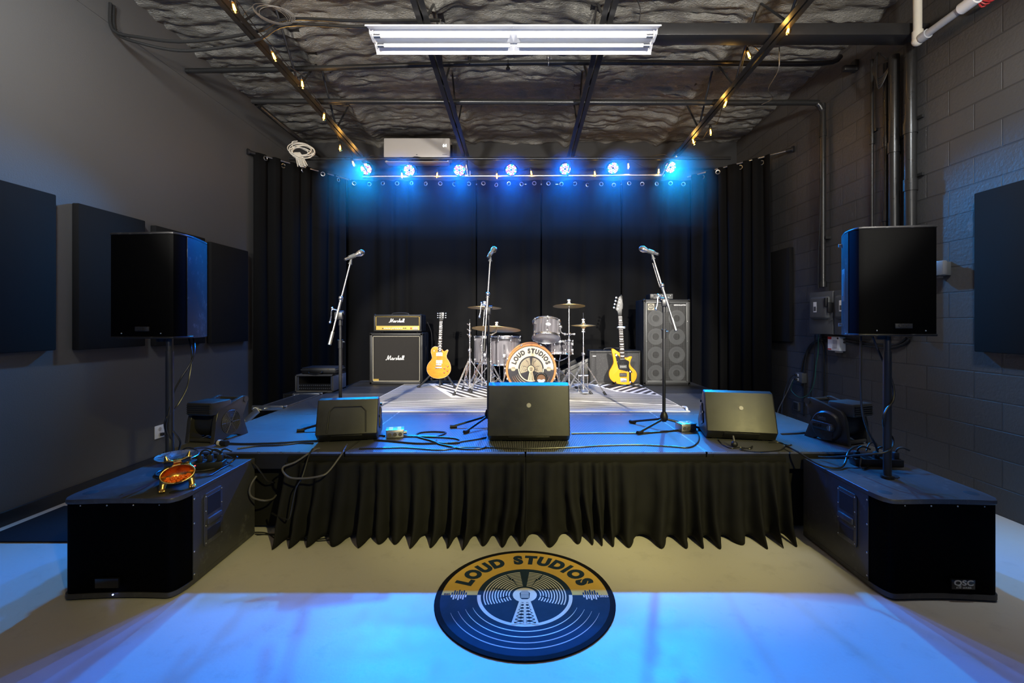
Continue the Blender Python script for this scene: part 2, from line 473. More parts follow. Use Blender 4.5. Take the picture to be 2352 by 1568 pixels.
# ---------------------------------------------------------------- the room
XL, XR, YB, YF = -3.57, 3.46, 7.35, -4.0
ZC = 4.36
bm = nb(); quad(bm, (XL, YF, 0), (XR, YF, 0), (XR, YB, 0), (XL, YB, 0)); struct('floor', bm, M['floor'])
bm = nb(); box(bm, (XL-0.06, (YF+YB)/2, ZC/2), (0.12, YB-YF, ZC+0.2)); box(bm, (XL+0.003, (YF+YB)/2, 3.98), (0.006, YB-YF, 0.004)); struct('wall_left', bm, M['drywall'])
bm = nb(); box(bm, (XR+0.1, (YF+YB)/2, ZC/2), (0.2, YB-YF, ZC+0.2)); struct('wall_right', bm, M['block'])
bm = nb(); box(bm, ((XL+XR)/2, YB+0.06, ZC/2), (XR-XL, 0.12, ZC+0.2)); struct('wall_back', bm, M['back_wall'])
bm = nb(); box(bm, ((XL+XR)/2, YF-0.06, ZC/2), (XR-XL, 0.12, ZC+0.2)); struct('wall_front', bm, M['drywall'])
bm = nb(); box(bm, (XL+0.008, (YF+YB)/2, 0.05), (0.016, YB-YF, 0.10), bev=0.004); struct('baseboard_left', bm, M['black'])

def ceil_z(x, y):
    return ZC + 0.03 - 0.014*(y-4)
def foam(x, y):
    q = Vector((x*0.9, y*5.5, 1.3)); h = abs(noise.noise(q))*0.085
    h += abs(noise.noise(Vector((x*2.6, y*11+3, 7.1))))*0.055
    h += noise.noise(Vector((x*9, y*19, 2.2)))*0.020
    for jx in JX:                                     # the foam climbs over the joists' top chords
        h += 0.10*math.exp(-((x-jx)/0.10)**2)*(0.7+0.5*noise.noise(Vector((jx*3, y*4, 0))))
    return h
JX = [-2.28, -0.80, 0.68, 2.16]
bm = nb()
nx, ny, y0 = 230, 150, 3.2
xa, xb = XL, XR
grid = [[None]*(nx+1) for _ in range(ny+1)]
for j in range(ny+1):
    y = y0+(YB-y0)*j/ny
    for i in range(nx+1):
        x = xa+(xb-xa)*i/nx
        grid[j][i] = bm.verts.new((x, y, ceil_z(x, y)-foam(x, y)))
for j in range(ny):
    for i in range(nx): bm.faces.new((grid[j][i], grid[j+1][i], grid[j+1][i+1], grid[j][i+1]))
quad(bm, (xa, YF, ceil_z(0, YF)-0.05), (xa, y0, ceil_z(0, y0)-0.05), (xb, y0, ceil_z(0, y0)-0.05), (xb, YF, ceil_z(0, YF)-0.05))
struct('ceiling', bm, M['foam'], 60, False)

# steel joists: twin-angle bottom chord, zigzag web
def chord_z(y): return EYE + 2.44 - 0.034*(y-3.4)
JL = ['leftmost black steel roof joist, amber bulbs strung along its bottom chord', 'second black roof joist from the left, above the left half of the shop light',
      'third black roof joist from the left, above the right half of the white shop light', 'rightmost black steel roof joist, crossing in front of the box beam by the right wall']
for jx, lab in zip(JX, JL):
    t = thing('roof_joist', lab, 'joist', (jx, 0, 0), 0, 'steel roof joists under the foam ceiling')
    y1 = 6.42; ya = -1.0
    for s in (-1, 1):
        bm = nb()
        pts = [(0.008, 0), (0.052, 0), (0.052, 0.006), (0.014, 0.006), (0.014, 0.045), (0.008, 0.045)]
        a = [bm.verts.new((s*x, ya, chord_z(ya)+z)) for x, z in pts]; b = [bm.verts.new((s*x, y1, chord_z(y1)+z)) for x, z in pts]
        for i in range(6): bm.faces.new((a[i], a[(i+1) % 6], b[(i+1) % 6], b[i]))
        bm.faces.new(a); bm.faces.new(b)
        obj('bottom_chord', bm, M['steel_black'], t, 30)
    bm = nb(); box(bm, (0, 3.1, ZC-0.03), (0.1, 8.4, 0.05)); obj('top_chord', bm, M['steel_black'], t, 0)
    bm = nb(); y = ya; up = True
    ys = [ya+i*0.47 for i in range(16)]
    for p, q in zip(ys, ys[1:]):
        za = chord_z(p)+0.01 if up else ZC-0.02
        zb = ZC-0.02 if up else chord_z(q)+0.01
        if q < 6.4: cyl(bm, (0, p, za), (0, q, zb), 0.011, n=6)
        up = not up
    obj('web', bm, M['steel_black'], t, 40)

bm = nb(); box(bm, (2.085, 3.935, EYE+2.44+0.05), (2.75, 0.15, 0.10), bev=0.004)
tag(obj('box_beam', bm, M['steel_black']), 'black steel box beam running from behind the shop light to the right wall', 'beam')

# overhead pipes
bm = nb()
tube(bm, [(-3.56, 4.82, 4.062), (-2.3, 4.8, 4.075), (-0.9, 4.75, 4.09), (0.4, 4.73, 4.10), (2.0, 4.72, 4.088), (3.1, 4.72, 4.085), (3.3, 4.72, 4.16)], 0.026, 12, 4)
t = tag(obj('sprinkler_pipe', bm, M['pipe_black']), 'black ceiling pipe with small sprinkler heads, the nearer one crossing the room', 'pipe')
for x, s in ((0.27, 1), (-0.15, -1), (-0.55, 1)):
    bm = nb(); z = 4.096
    cyl(bm, (x, 4.735, z), (x, 4.735, z+s*0.05), 0.014, 0.01); cyl(bm, (x, 4.735, z+s*0.05), (x, 4.735, z+s*0.065), 0.022); torus(bm, 0.028, 0.005, T((x, 4.735, z)) @ RY(90), 16, 6)
    obj('sprinkler_head', bm, M['alu'] if x == 0.27 else M['pipe_black'], t)
bm = nb()
tube(bm, [(3.40, 5.15, 1.80), (3.40, 5.15, 3.70), (3.39, 5.15, 3.80), (3.34, 5.15, 3.87), (3.22, 5.15, 3.885), (2.0, 5.15, 3.885), (-2.6, 5.12, 3.885), (-2.90, 5.13, 3.885), (-3.0, 5.2, 3.885), (-3.03, 5.35, 3.885), (-3.02, 6.9, 3.885)], 0.03, 12, 5)
t = tag(obj('conduit', bm, M['pipe_black']), 'long black conduit crossing under the ceiling and down the right wall to the switch boxes', 'pipe')
for p, q, r in [((x-0.035, 5.15, 3.885), (x+0.035, 5.15, 3.885), 0.036) for x in (0.32, 2.2, -2.0)]+[((3.40, 5.15, 3.5), (3.40, 5.15, 3.58), 0.036), ((3.40, 5.15, 1.80), (3.40, 5.15, 1.86), 0.04)]:
    bm = nb(); cyl(bm, p, q, r); obj('coupling', bm, M['pipe_black'], t)
bm = nb(); box(bm, (3.425, 5.15, 2.35), (0.06, 0.12, 0.03)); obj('pipe_strap', bm, M['pipe_black'], t)

def wall_pipe(y, r, z0, z1, lab, couplings, off=0.012):
    bm = nb(); x = XR-r-off
    cyl(bm, (x, y, z0), (x, y, z1), r, n=18)
    o = tag(obj('wall_conduit', bm, M['pipe_black']), lab, 'pipe', 'conduits up the right wall')
    for z in couplings:
        bm = nb(); cyl(bm, (x, y, z-0.05), (x, y, z+0.05), r+0.007, n=18); obj('coupling', bm, M['pipe_black'], o)
        bm = nb(); box(bm, (XR-0.012, y, z+0.08), (0.02, 2*r+0.06, 0.025)); obj('pipe_strap', bm, M['pipe_black'], o)
wall_pipe(4.47, 0.014, 1.37, 3.98, 'thinnest black conduit standing alone on the block wall, left of the fat pair', (3.2,))
wall_pipe(4.29, 0.022, 1.37, 3.84, 'slim black conduit just left of the two fat conduits on the block wall', (3.1, 2.4))
wall_pipe(4.17, 0.043, 1.37, 3.84, 'left one of the two fat black conduits behind the right loudspeaker', (3.0,))
wall_pipe(3.99, 0.046, 1.37, 3.84, 'right one of the two fat black conduits behind the right loudspeaker', (3.1, 2.6))
bm = nb()
for a in range(6): tube(bm, [(3.36, 4.3, 3.95), (3.33, 4.33-0.01*a, 3.80), (3.36, 4.29, 3.70-0.02*a), (3.39, 4.2, 3.78), (3.36, 4.28, 3.93)], 0.006, 6, 5)
tag(obj('cable_bundle', bm, M['cable']), 'small loop of black cable at the top of the slim wall conduit', 'cable')

# pale drain pipe, upper right
bm = nb(); cyl(bm, (3.30, 3.80, 3.77), (3.30, 3.80, 4.35), 0.031, n=18); ball(bm, (3.30, 3.80, 3.75), 0.042); cyl(bm, (3.30, 3.80, 3.75), (3.30, 3.80, 3.83), 0.039, n=18)
t = tag(obj('drain_pipe', bm, M['pvc']), 'pale plastic drain pipe dropping from the ceiling and turning towards the viewer, upper right', 'pipe')
bm = nb(); cyl(bm, (3.30, 3.80, 3.75), (3.30, 2.6, 3.765), 0.029, n=18); cyl(bm, (3.30, 3.76, 3.75), (3.30, 3.70, 3.75), 0.038, n=18); obj('pipe_run', bm, M['pvc_grey'], t)
bm = nb(); cyl(bm, (3.30, 3.42, 3.755), (3.30, 3.30, 3.757), 0.042, n=18); obj('pipe_union', bm, M['white'], t)
bm = nb()
for k in range(3): tube(bm, [(3.36, 3.36, 3.79), (3.42, 3.31+0.03*k, 3.74), (3.45, 3.22, 3.80+0.02*k), (3.40, 3.15, 3.83), (3.44, 3.05, 3.80)], 0.006, 6, 5)
tag(obj('red_wire', bm, M['red']), 'red wire twisted beside the pale drain pipe at the upper right corner', 'wire')

# sagging flexible conduits, upper left
for k, (dz, lab) in enumerate(((0.0, 'upper of two black cables sagging from the left wall to the joists'), (-0.05, 'lower of two black cables sagging from the left wall to the joists'))):
    bm = nb()
    tube(bm, [(-3.55, 3.92+0.03*k, 4.15), (-3.53, 3.92+0.03*k, 3.92), (-3.3, 3.93, 3.86+dz), (-2.9, 3.94, 3.83+dz*1.6), (-2.3, 3.9, 3.885+dz*1.5), (-2.0, 3.86, 3.97+dz), (-1.4, 3.85, 3.95+dz), (-0.7, 3.85, 3.955+dz)], 0.013, 8, 6)
    tag(obj('sagging_cable', bm, M['pipe_black']), lab, 'cable', 'sagging cables at the upper left')

# coil of wire at the joist, coil of pale cable over the left curtain
bm = nb()
for k in range(8):
    torus(bm, 0.10+0.006*(k % 3), 0.0022, T((-2.06+0.006*k, 3.72+0.004*k, 3.925)) @ RX(82+3*k) @ RY(35-2*k), 26, 5, 1.25, 0.62)
tube(bm, [(-2.16, 3.68, 3.97), (-2.22, 3.66, 3.90), (-2.26, 3.68, 3.87)], 0.0022, 5, 5)
tag(obj('wire_coil', bm, M['cable_grey']), 'loose coil of thin wire hooked on the leftmost joist', 'wire')
bm = nb(); c = at(692, 350, 6.0); rr = random.Random(3)
for k in range(9):
    M2 = T(c+Vector((rr.uniform(-.03, .03), rr.uniform(-.02, .02), rr.uniform(-.02, .05)))) @ RX(75+rr.uniform(-10, 10)) @ RY(rr.uniform(-25, 25))
    torus(bm, 0.10+rr.uniform(-.02, .03), 0.0055, M2, 26, 6, 1.2, 0.75)
for k in range(8):
    tube(bm, [c+Vector((-0.09+0.01*k, 0, 0.0)), c+Vector((-0.06+0.014*k, -0.02, -0.08)), c+Vector((-0.04+0.018*k, -0.01, -0.17-rr.uniform(0, .03)))], 0.0055, 6, 4)
tube(bm, [c+Vector((-0.1, 0, 0.03)), c+Vector((-0.12, 0, 0.10)), c+Vector((-0.115, 0, 0.14)), c+Vector((-0.05, 0, 0.15))], 0.006, 6, 4)
tag(obj('cable_coil', bm, M['cable_pale']), 'hanging coil of off-white cable above the left curtain', 'cable')

# black bar across the joist ends
bm = nb(); cyl(bm, (-3.3, 6.45, EYE+2.315), (2.95, 6.45, EYE+2.325), 0.022, n=12)
tag(obj('crossbar', bm, M['pipe_black']), 'black horizontal bar across the ends of the roof joists', 'bar')

# acoustic panels
def wall_panel(x0, side, ya, yb, z0, z1, lab, grp):
    bm = nb(); box(bm, (x0+side*0.03, (ya+yb)/2, (z0+z1)/2), (0.056, yb-ya, z1-z0), bev=0.008, seg=2)
    tag(obj('acoustic_panel', bm, M['panel_fabric']), lab, 'acoustic panel', grp)
g = 'acoustic panels on the left wall'
wall_panel(XL, 1, 2.82, 3.43, 1.19, 2.36, 'black fabric wall panel cut off by the left edge of the view', g)
wall_panel(XL, 1, 3.60, 4.24, 1.18, 2.345, 'black fabric wall panel half behind the left loudspeaker', g)
wall_panel(XL, 1, 4.36, 5.04, 1.17, 2.33, 'black fabric wall panel almost wholly hidden by the left loudspeaker', g)
wall_panel(XL, 1, 5.14, 5.83, 1.16, 2.31, 'black fabric wall panel right beside the left curtain', g)
g = 'acoustic panels on the right wall'
wall_panel(XR, -1, 2.80, 3.43, 1.18, 2.37, 'large black fabric panel at the right edge of the view', g)
wall_panel(XR, -1, 5.80, 6.45, 1.15, 2.36, 'black fabric panel at the end of the right curtain', g)

# ---------------------------------------------------------------- curtains
def curtain(name, p0, p1, ztop, zbot, folds, amp, lab, group, seed, grom=0, nz=14, rings=True):
    rr = random.Random(seed); p0 = Vector(p0); p1 = Vector(p1); d = p1-p0; L = d.length; d.normalize(); n = Vector((d.y, -d.x, 0))
    cols = max(60, int(folds*14)); bm = nb(); g = []
    off = rr.uniform(0, 9)
    def depth(u, v):
        ph = u*folds + 0.75*noise.noise(Vector((u*folds*0.55+off, 0.35*v, seed)))
        a = amp*(0.75+0.6*noise.noise(Vector((u*folds*0.5, 3.1+off, v*0.4))))
        return a*math.sin(2*PI*ph)+0.02*noise.noise(Vector((u*L*1.5, v*1.3, seed*3.3)))*v + a*0.35*math.sin(4*PI*ph+1.3)*(1-v)
    for j in range(nz+1):
        v = j/nz; row = []
        for i in range(cols+1):
            u = i/cols
            p = p0+d*(u*L+0.02*v*noise.noise(Vector((u*folds, v*2, seed))))+n*depth(u, v)
            row.append(bm.verts.new((p.x, p.y, ztop+(zbot-ztop)*v)))
        g.append(row)
    for j in range(nz):
        for i in range(cols): bm.faces.new((g[j][i], g[j][i+1], g[j+1][i+1], g[j+1][i]))
    o = obj(name, bm, M['curtain'], None, 70, False)
    sm = o.modifiers.new('cloth', 'SOLIDIFY'); sm.thickness = 0.004
    tag(o, lab, 'curtain', group)
    for k in range(grom):
        u = (k+0.5)/grom; p = p0+d*u*L+n*(depth(u, 0.02)+0.012)
        bm = nb(); torus(bm, 0.027, 0.006, T((p.x, p.y, ztop-0.055+rr.uniform(-.012, .008))) @ Matrix.Rotation(math.atan2(d.y, d.x), 4, 'Z') @ RX(90) @ RY(rr.uniform(-35, 35)), 18, 6)
        obj('grommet', bm, M['alu'], o)
    return o
ZT = EYE+2.225
CG = 'black stage curtains'
curtain('side_curtain', (-3.50, 5.93, 0), (-2.72, 7.0, 0), ZT-0.005, 0.01, 6, 0.05, 'black grommet curtain hung slantwise at the left wall', CG, 1, 5)
curtain('side_curtain', (2.55, 6.83, 0), (3.27, 5.98, 0), ZT-0.02, 0.01, 6, 0.055, 'black grommet curtain hung slantwise at the right wall', CG, 2, 4)
BY = 7.04
for k, (a, b, f, n, lab) in enumerate(((-2.70, -0.72, 5, 9, 'black backdrop curtain behind the tall guitar amplifier, leftmost of the back row'),
                                 (-0.70, 0.28, 2.5, 5, 'black backdrop curtain behind the drum kit, left half'),
                                 (0.30, 1.52, 3, 6, 'black backdrop curtain behind the small combo amplifier and drum kit, right half'),
                                 (1.54, 2.60, 3, 5, 'black backdrop curtain behind the tall bass cabinet, rightmost of the back row'))):
    curtain('backdrop_curtain', (a, BY, 0), (b, BY, 0), ZT-0.03, 0.01, f, 0.035, lab, CG, 11+k, n)

def rod(p0, p1, r, lab, mt, ends=(1, 1)):
    bm = nb(); cyl(bm, p0, p1, r, n=12)
    o = tag(obj('curtain_rod', bm, mt), lab, 'curtain rod', 'curtain rods')
    for e, p, q in ((ends[0], p0, p1), (ends[1], p1, p0)):
        if e:
            bm = nb(); d = (Vector(q)-Vector(p)).normalized(); cyl(bm, Vector(p), Vector(p)+d*0.08, r+0.012, n=12); cyl(bm, Vector(p)-d*0.012, Vector(p)+d*0.01, r+0.028, n=12)
            obj('rod_end', bm, M['black'], o)
rod((-3.545, 5.88, EYE+2.205), (-2.66, 7.05, EYE+2.20), 0.011, 'slanted metal curtain rod at the left wall', M['alu'], (1, 0))
rod((3.44, 5.78, EYE+2.20), (2.50, 6.90, EYE+2.20), 0.011, 'slanted metal curtain rod at the right wall', M['alu'], (1, 0))
rod((-2.72, BY+0.055, ZT-0.075), (2.62, BY+0.055, ZT-0.075), 0.011, 'straight metal rod carrying the backdrop curtains', M['alu'], (0, 0))

# ---------------------------------------------------------------- stage
SX0, DW, SY, DD, SH = -2.37, 1.195, 3.0, 1.225, 0.545
COLN = ['far left', 'second from left', 'third from left', 'far right']
ROWN = ['front-row ribbed black stage deck, ', 'middle-row ribbed black stage deck, ', 'smooth dark stage deck in the back row, ']
POS = [['under the left floor monitor', 'left of the centre floor monitor', 'under the right microphone stand', 'under the right floor monitor'],
       ['at the aluminium steps', 'under the left part of the striped rug', 'under the right part of the striped rug', 'right of the striped rug'],
       ['in front of the rack case', 'under the guitar cabinet', 'under the drum kit', 'under the tall bass cabinet']]
for r in range(3):
    for c in range(4):
        x = SX0+DW*(c+0.5); y = SY+DD*(r+0.5)
        t = thing('stage_deck', ROWN[r]+COLN[c]+', '+POS[r][c], 'stage deck', (x, y, 0), 0, 'stage deck units')
        bm = nb(); box(bm, (0, 0, SH-0.012), (DW-0.012, DD-0.012, 0.024)); obj('deck_top', bm, M['deck'] if r < 2 else M['deck_plain'], t, 0)
        bm = nb(); e = 0.006
        for s in (-1, 1):
            box(bm, (s*(DW/2-e/2-0.0005), 0, SH-0.0055), (e, DD-0.001, 0.012)); box(bm, (0, s*(DD/2-e/2-0.0005), SH-0.0055), (DW-0.001, e, 0.012))
        obj('edge_trim', bm, M['silver_trim'], t, 0)
        bm = nb()
        for s in (-1, 1): box(bm, (s*(DW/2-0.0235), 0, SH-0.062), (0.04, DD-0.01, 0.098)); box(bm, (0, s*(DD/2-0.0235), SH-0.062), (DW-0.09, 0.04, 0.098))
        obj('frame', bm, M['black'], t, 0)
        for sx in (-1, 1):
            for sy in (-1, 1):
                bm = nb(); cyl(bm, (sx*(DW/2-0.08), sy*(DD/2-0.08), 0), (sx*(DW/2-0.08), sy*(DD/2-0.08), SH-0.03), 0.022, n=10); obj('leg', bm, M['steel_black'], t)

# pleated skirt along the front
def skirt(x0, x1, lab, seed):
    bm = nb(); L = x1-x0; cols = int(L*150); nz = 16; g = []
    for j in range(nz+1):
        v = j/nz; row = []
        for i in range(cols+1):
            u = i/cols; x = x0+u*L
            ph = x*8.2+1.1*noise.noise(Vector((x*2.4, 0.22*v, seed)))
            s = math.sin(2*PI*ph); s = math.copysign(abs(s)**0.75, s)
            big = 0.5+0.5*noise.noise(Vector((x*4.1, 5, seed)))
            amp = 0.014+0.062*v**1.2*(0.35+1.1*big)
            flare = 0.010+0.055*v**1.5*(0.6+1.1*noise.noise(Vector((x*2.3, 9.3, v*0.5))))
            y = SY-0.012-max(0, flare)-amp*(1+s)*0.9
            y -= 0.022*v*noise.noise(Vector((x*7, v*5, 2)))+0.006*noise.noise(Vector((x*14, v*9, 6)))
            z = (SH-0.06)*(1-v)+0.004+(0.022*(0.5-0.5*s)*v**5)*(0.6+big)
            xx = x+0.045*v*(big-0.3)*math.cos(2*PI*ph+0.6)+0.09*v*v*noise.noise(Vector((x*1.9, v*1.2, 4)))
            row.append(bm.verts.new((xx, y, z)))
        g.append(row)
    for j in range(nz):
        for i in range(cols): bm.faces.new((g[j][i], g[j][i+1], g[j+1][i+1], g[j+1][i]))
    o = obj('stage_skirt', bm, M['skirt'], None, 70, False)
    m = o.modifiers.new('cloth', 'SOLIDIFY'); m.thickness = 0.003
    tag(o, lab, 'stage skirt', 'drapes along the stage front')
    bm = nb(); box(bm, ((x0+x1)/2, SY-0.012, SH-0.052), (L, 0.010, 0.045), bev=0.003); obj('top_band', bm, M['skirt'], o)
skirt(-1.54, 0.02, 'black pleated stage skirt, left length below the left and centre monitors', 3)
skirt(0.022, 1.73, 'black pleated stage skirt, right length below the right monitor', 4)

bm = nb(); box(bm, ((SX0*2+4*DW)/2, SY+0.085, (SH-0.03)/2+0.012), (4*DW-0.06, 0.006, SH-0.055))  # sheet added to keep the space under the stage dark
tag(obj('stage_skirt', bm, M['skirt']), 'flat black sheet added behind the pleated skirts for the dark under the stage', 'stage skirt', 'drapes along the stage front')
# portable steps at the left side of the stage
t = thing('portable_steps', 'folding aluminium steps with black treads hooked to the left side of the stage', 'steps', (0, 0, 0))
bm = nb(); box(bm, (-2.51, 4.98, SH-0.002), (0.25, 0.76, 0.02)); obj('tread', bm, M['deck_plain'], t, 0)
bm = nb()
for x in (-2.636, -2.384): box(bm, (x, 4.98, SH), (0.008, 0.76, 0.026))
obj('tread_edge', bm, M['silver_trim'], t, 0)
for k in (1, 2):
    bm = nb(); box(bm, (-2.51-0.21*k, 4.98, SH-0.18*k), (0.22, 0.74, 0.02)); obj('tread', bm, M['deck_plain'], t, 0)
for y in (4.575, 5.385):
    bm = nb(); box(bm, (-2.56, y, SH-0.005), (0.32, 0.03, 0.052), bev=0.012); box(bm, (-2.395, y, SH+0.012), (0.06, 0.02, 0.022), bev=0.006)
    obj('bracket', bm, M['alu'], t)
    bm = nb(); Mx = T((-2.94, y-0.02, SH-0.29)) @ RY(-42); box(bm, (0, 0, 0), (0.80, 0.022, 0.06), Mx, 0.006); obj('stringer', bm, M['alu'], t)
    bm = nb()
    for x, z in ((-2.69, SH-0.005), (-2.58, SH-0.01), (-2.79, SH-0.13)): cyl(bm, (x, y-0.045, z), (x, y-0.01, z), 0.009, n=10)
    obj('bolt', bm, M['chrome'], t)

# striped rug
def clip(poly_, a, b):
    out = []; n = len(poly_)
    side = lambda p: (b[0]-a[0])*(p[1]-a[1])-(b[1]-a[1])*(p[0]-a[0])
    for i in range(n):
        p, q = poly_[i], poly_[(i+1) % n]; sp, sq = side(p), side(q)
        if sp >= 0: out.append(p)
        if sp*sq < 0: k = sp/(sp-sq); out.append((p[0]+(q[0]-p[0])*k, p[1]+(q[1]-p[1])*k))
    return out
def stripes(bm, zone, ang, pitch, frac, z):
    d = (math.cos(R(ang)), math.sin(R(ang))); n = (-d[1], d[0])
    vals = [p[0]*n[0]+p[1]*n[1] for p in zone]; k = math.floor(min(vals)/pitch)
    while k*pitch < max(vals):
        a, b = k*pitch, (k+frac)*pitch
        A = (n[0]*a-d[0]*9, n[1]*a-d[1]*9); B = (n[0]*a+d[0]*9, n[1]*a+d[1]*9)
        C_ = (n[0]*b+d[0]*9, n[1]*b+d[1]*9); D = (n[0]*b-d[0]*9, n[1]*b-d[1]*9)
        q = clip(clip(zone, A, B), C_, D)
        if len(q) > 2: poly(bm, q, I4, z)
        k += 1
bm = nb(); RZT = SH+0.008
box(bm, (-0.01, 5.32, SH+0.0045), (3.22, 1.96, 0.007)); mi(bm, 0)
zones = [([(-1.61, 4.36), (1.59, 4.36), (1.59, 4.62), (-0.3, 5.12), (-1.61, 4.78)], 5, 0.052, 0.44),
         ([(-1.61, 4.80), (-0.32, 5.14), (-0.80, 5.12), (-1.30, 6.28), (-1.61, 6.28)], 0, 0.060, 0.58),
         ([(-0.74, 5.16), (0.0, 5.10), (0.20, 6.28), (-1.24, 6.28)], -56, 0.105, 0.52),
         ([(0.06, 5.10), (1.59, 4.66), (1.59, 5.25), (1.15, 5.55), (0.9, 6.28), (0.24, 6.28)], 0, 0.055, 0.60),
         ([(1.19, 5.58), (1.59, 5.30), (1.59, 6.28), (0.95, 6.28)], 55, 0.105, 0.55)]
def convex(z): return z
for z, a, p, f in zones: stripes(bm, z, a, p, f, RZT+0.0006)
mi(bm, 1)
tube(bm, [(1.58, 4.37, RZT+0.012), (1.60, 4.45, RZT+0.014), (1.59, 4.52, RZT+0.006)], 0.012, 8, 4); mi(bm, 0)
tag(obj('striped_rug', bm, [M['rug_light'], M['rug_dark']], None, 0), 'large patchwork rug of ivory and charcoal stripes under the drum kit', 'rug')

# dark runner at the far left floor
bm = nb(); box(bm, (-3.0, 3.17, 0.006), (0.95, 0.56, 0.011), bev=0.004); tag(obj('floor_runner', bm, M['runner']), 'dark carpet mat on the floor at the left edge', 'mat')

# ---------------------------------------------------------------- logo used on the round mat and the drum head
def logo(bm, Mx, dz, pale, dark, lines, upper, split=0.0):
    def Z(k): return dz*k
    arcband(bm, 0.0001, 0.93, 0, 180, Mx, Z(1), 48); mi(bm, upper)
    arcband(bm, 0.0001, 0.93, 180, 360, Mx, Z(1), 48); mi(bm, dark)
    arcband(bm, 0.0001, 0.53, 0, 360, Mx, Z(2), 64); mi(bm, dark)
    arcband(bm, 0.49, 0.53, 180, 360, Mx, Z(3), 40); mi(bm, pale)
    for k in range(10):
        r = 0.17+0.031*k
        for a0, a1 in ((-32+k*1.0, 83), (97, 212-k*1.0)): arcband(bm, r, r+0.013, a0, a1, Mx, Z(3), 30)
    arcband(bm, 0.0001, 0.135, 0, 360, Mx, Z(4), 30); mi(bm, pale)
    for sgn in (-1, 1):                                                      # lightning bolts
        for a, r1 in ((62, 0.50), (20, 0.42), (-12, 0.32)):
            Mb = Mx @ (Matrix.Scale(-1, 4, (1, 0, 0)) if sgn < 0 else I4) @ RZ(a)
            poly(bm, [(0.12, -0.003), (r1*0.70, 0.012), (r1*0.66, -0.016), (r1, -0.004), (r1*0.63, 0.004), (r1*0.66, 0.026)], Mb, Z(4.5))
    mi(bm, dark)
    P = lambda pts: poly(bm, pts, Mx, Z(5))                                  # microphone
    P([(-0.05, -0.06), (-0.058, 0.03), (-0.035, 0.075), (0.035, 0.075), (0.058, 0.03), (0.05, -0.06), (0.03, -0.08), (-0.03, -0.08)]); mi(bm, dark)
    for k in range(6): poly(bm, [(-0.045, -0.055+k*0.022), (0.045, -0.055+k*0.022), (0.045, -0.043+k*0.022), (-0.045, -0.043+k*0.022)], Mx, Z(6))
    nbar = [0]
    def bar(x0, y0, x1, y1, wd=0.007, z=6):
        nbar[0] += 1; z += 0.06*nbar[0]
        d = Vector((x1-x0, y1-y0)); d.normalize(); n = Vector((-d.y, d.x))*wd
        poly(bm, [(x0+n.x, y0+n.y), (x0-n.x, y0-n.y), (x1-n.x, y1-n.y), (x1+n.x, y1+n.y)], Mx, Z(z))
    bar(-0.05, -0.12, -0.13, -0.50, 0.013); bar(0.05, -0.12, 0.13, -0.50, 0.013); bar(0, -0.12, 0, -0.51, 0.010)
    for k in range(7):
        y = -0.13-0.053*k; wv = 0.055+0.0105*k
        bar(-wv, y, 0, y-0.045); bar(-wv-0.008, y-0.053, 0, y-0.010); bar(wv, y, 0, y-0.045); bar(wv+0.008, y-0.053, 0, y-0.010)
    mi(bm, pale)
    for k, (r, c) in enumerate(((0.60, pale), (0.68, pale), (0.76, lines), (0.84, lines))):
        n = 40
        for i in range(n):
            a, b = 202+136*i/n, 202+136*(i+1)/n
            wq = lambda t: 0.007*math.sin(PI*max(0.02, min(0.98, (t-202)/136)))**0.6
            poly(bm, [(math.cos(R(q))*(r+s*wq(q)), math.sin(R(q))*(r+s*wq(q))) for q, s in ((a, -1), (a, 1), (b, 1), (b, -1))], Mx, Z(3))
        mi(bm, c)
    for s in (-1, 1):                                                        # sound bars: dark above, pale below
        for k in range(-3, 4):
            h = (0.095, 0.07, 0.085, 0.045)[abs(k)]
            for up in (1, -1):
                poly(bm, [(s*0.735+k*0.026+e, y) for e, y in ((-0.008, 0.0), (0.008, 0.0), (0.008, up*h), (-0.008, up*h))], Mx, Z(5))
                mi(bm, dark if up > 0 else pale)
    words(bm, 'est', 0.058, Mx @ T((-0.872, 0.020, Z(5))), 0.02, 0, 0); mi(bm, dark)
    words(bm, '2025', 0.050, Mx @ T((0.880, -0.026, Z(5))), 0.02, 0, 0); mi(bm, pale)
    s = 'LOUD STUDIOS'; adv = {'I': 0.52, ' ': 0.55, 'L': 0.86, 'O': 1.12, 'D': 1.06, 'U': 1.0, 'S': 0.9, 'T': 0.9}
    tot = sum(adv[c] for c in s); span = 152.0; a = 90+span/2
    for ch in s:
        da = span*adv[ch]/tot; a -= da/2
        if ch != ' ': words(bm, ch, 0.255, Mx @ RZ(a-90) @ T((0, 0.735, Z(5))) @ Matrix.Diagonal((0.88, 1, 1, 1)), 0.072, 0, 0)
        a -= da/2
    mi(bm, dark)

t = thing('round_mat', 'round studio logo mat in gold and navy lying on the floor before the stage', 'mat', (0.012, 2.325, 0))
bm = nb(); lathe(bm, [(0, 0.001), (0.454, 0.001), (0.456, 0.003), (0.453, 0.007), (0.425, 0.0065), (0, 0.006)], n=72); obj('mat_base', bm, M['mat_edge'], t)
bm = nb(); arcband(bm, 0.0001, 0.428, 0, 360, I4, 0.0068, 64); mi(bm, 1)
logo(bm, T((0, 0, 0.0068)) @ Matrix.Diagonal((0.458, 0.458, 1, 1)), 0.0003, 0, 1, 2, 3)
obj('mat_print', bm, [M['mat_cream'], M['mat_dark'], M['mat_rose'], M['mat_gold']], t, 0, False)
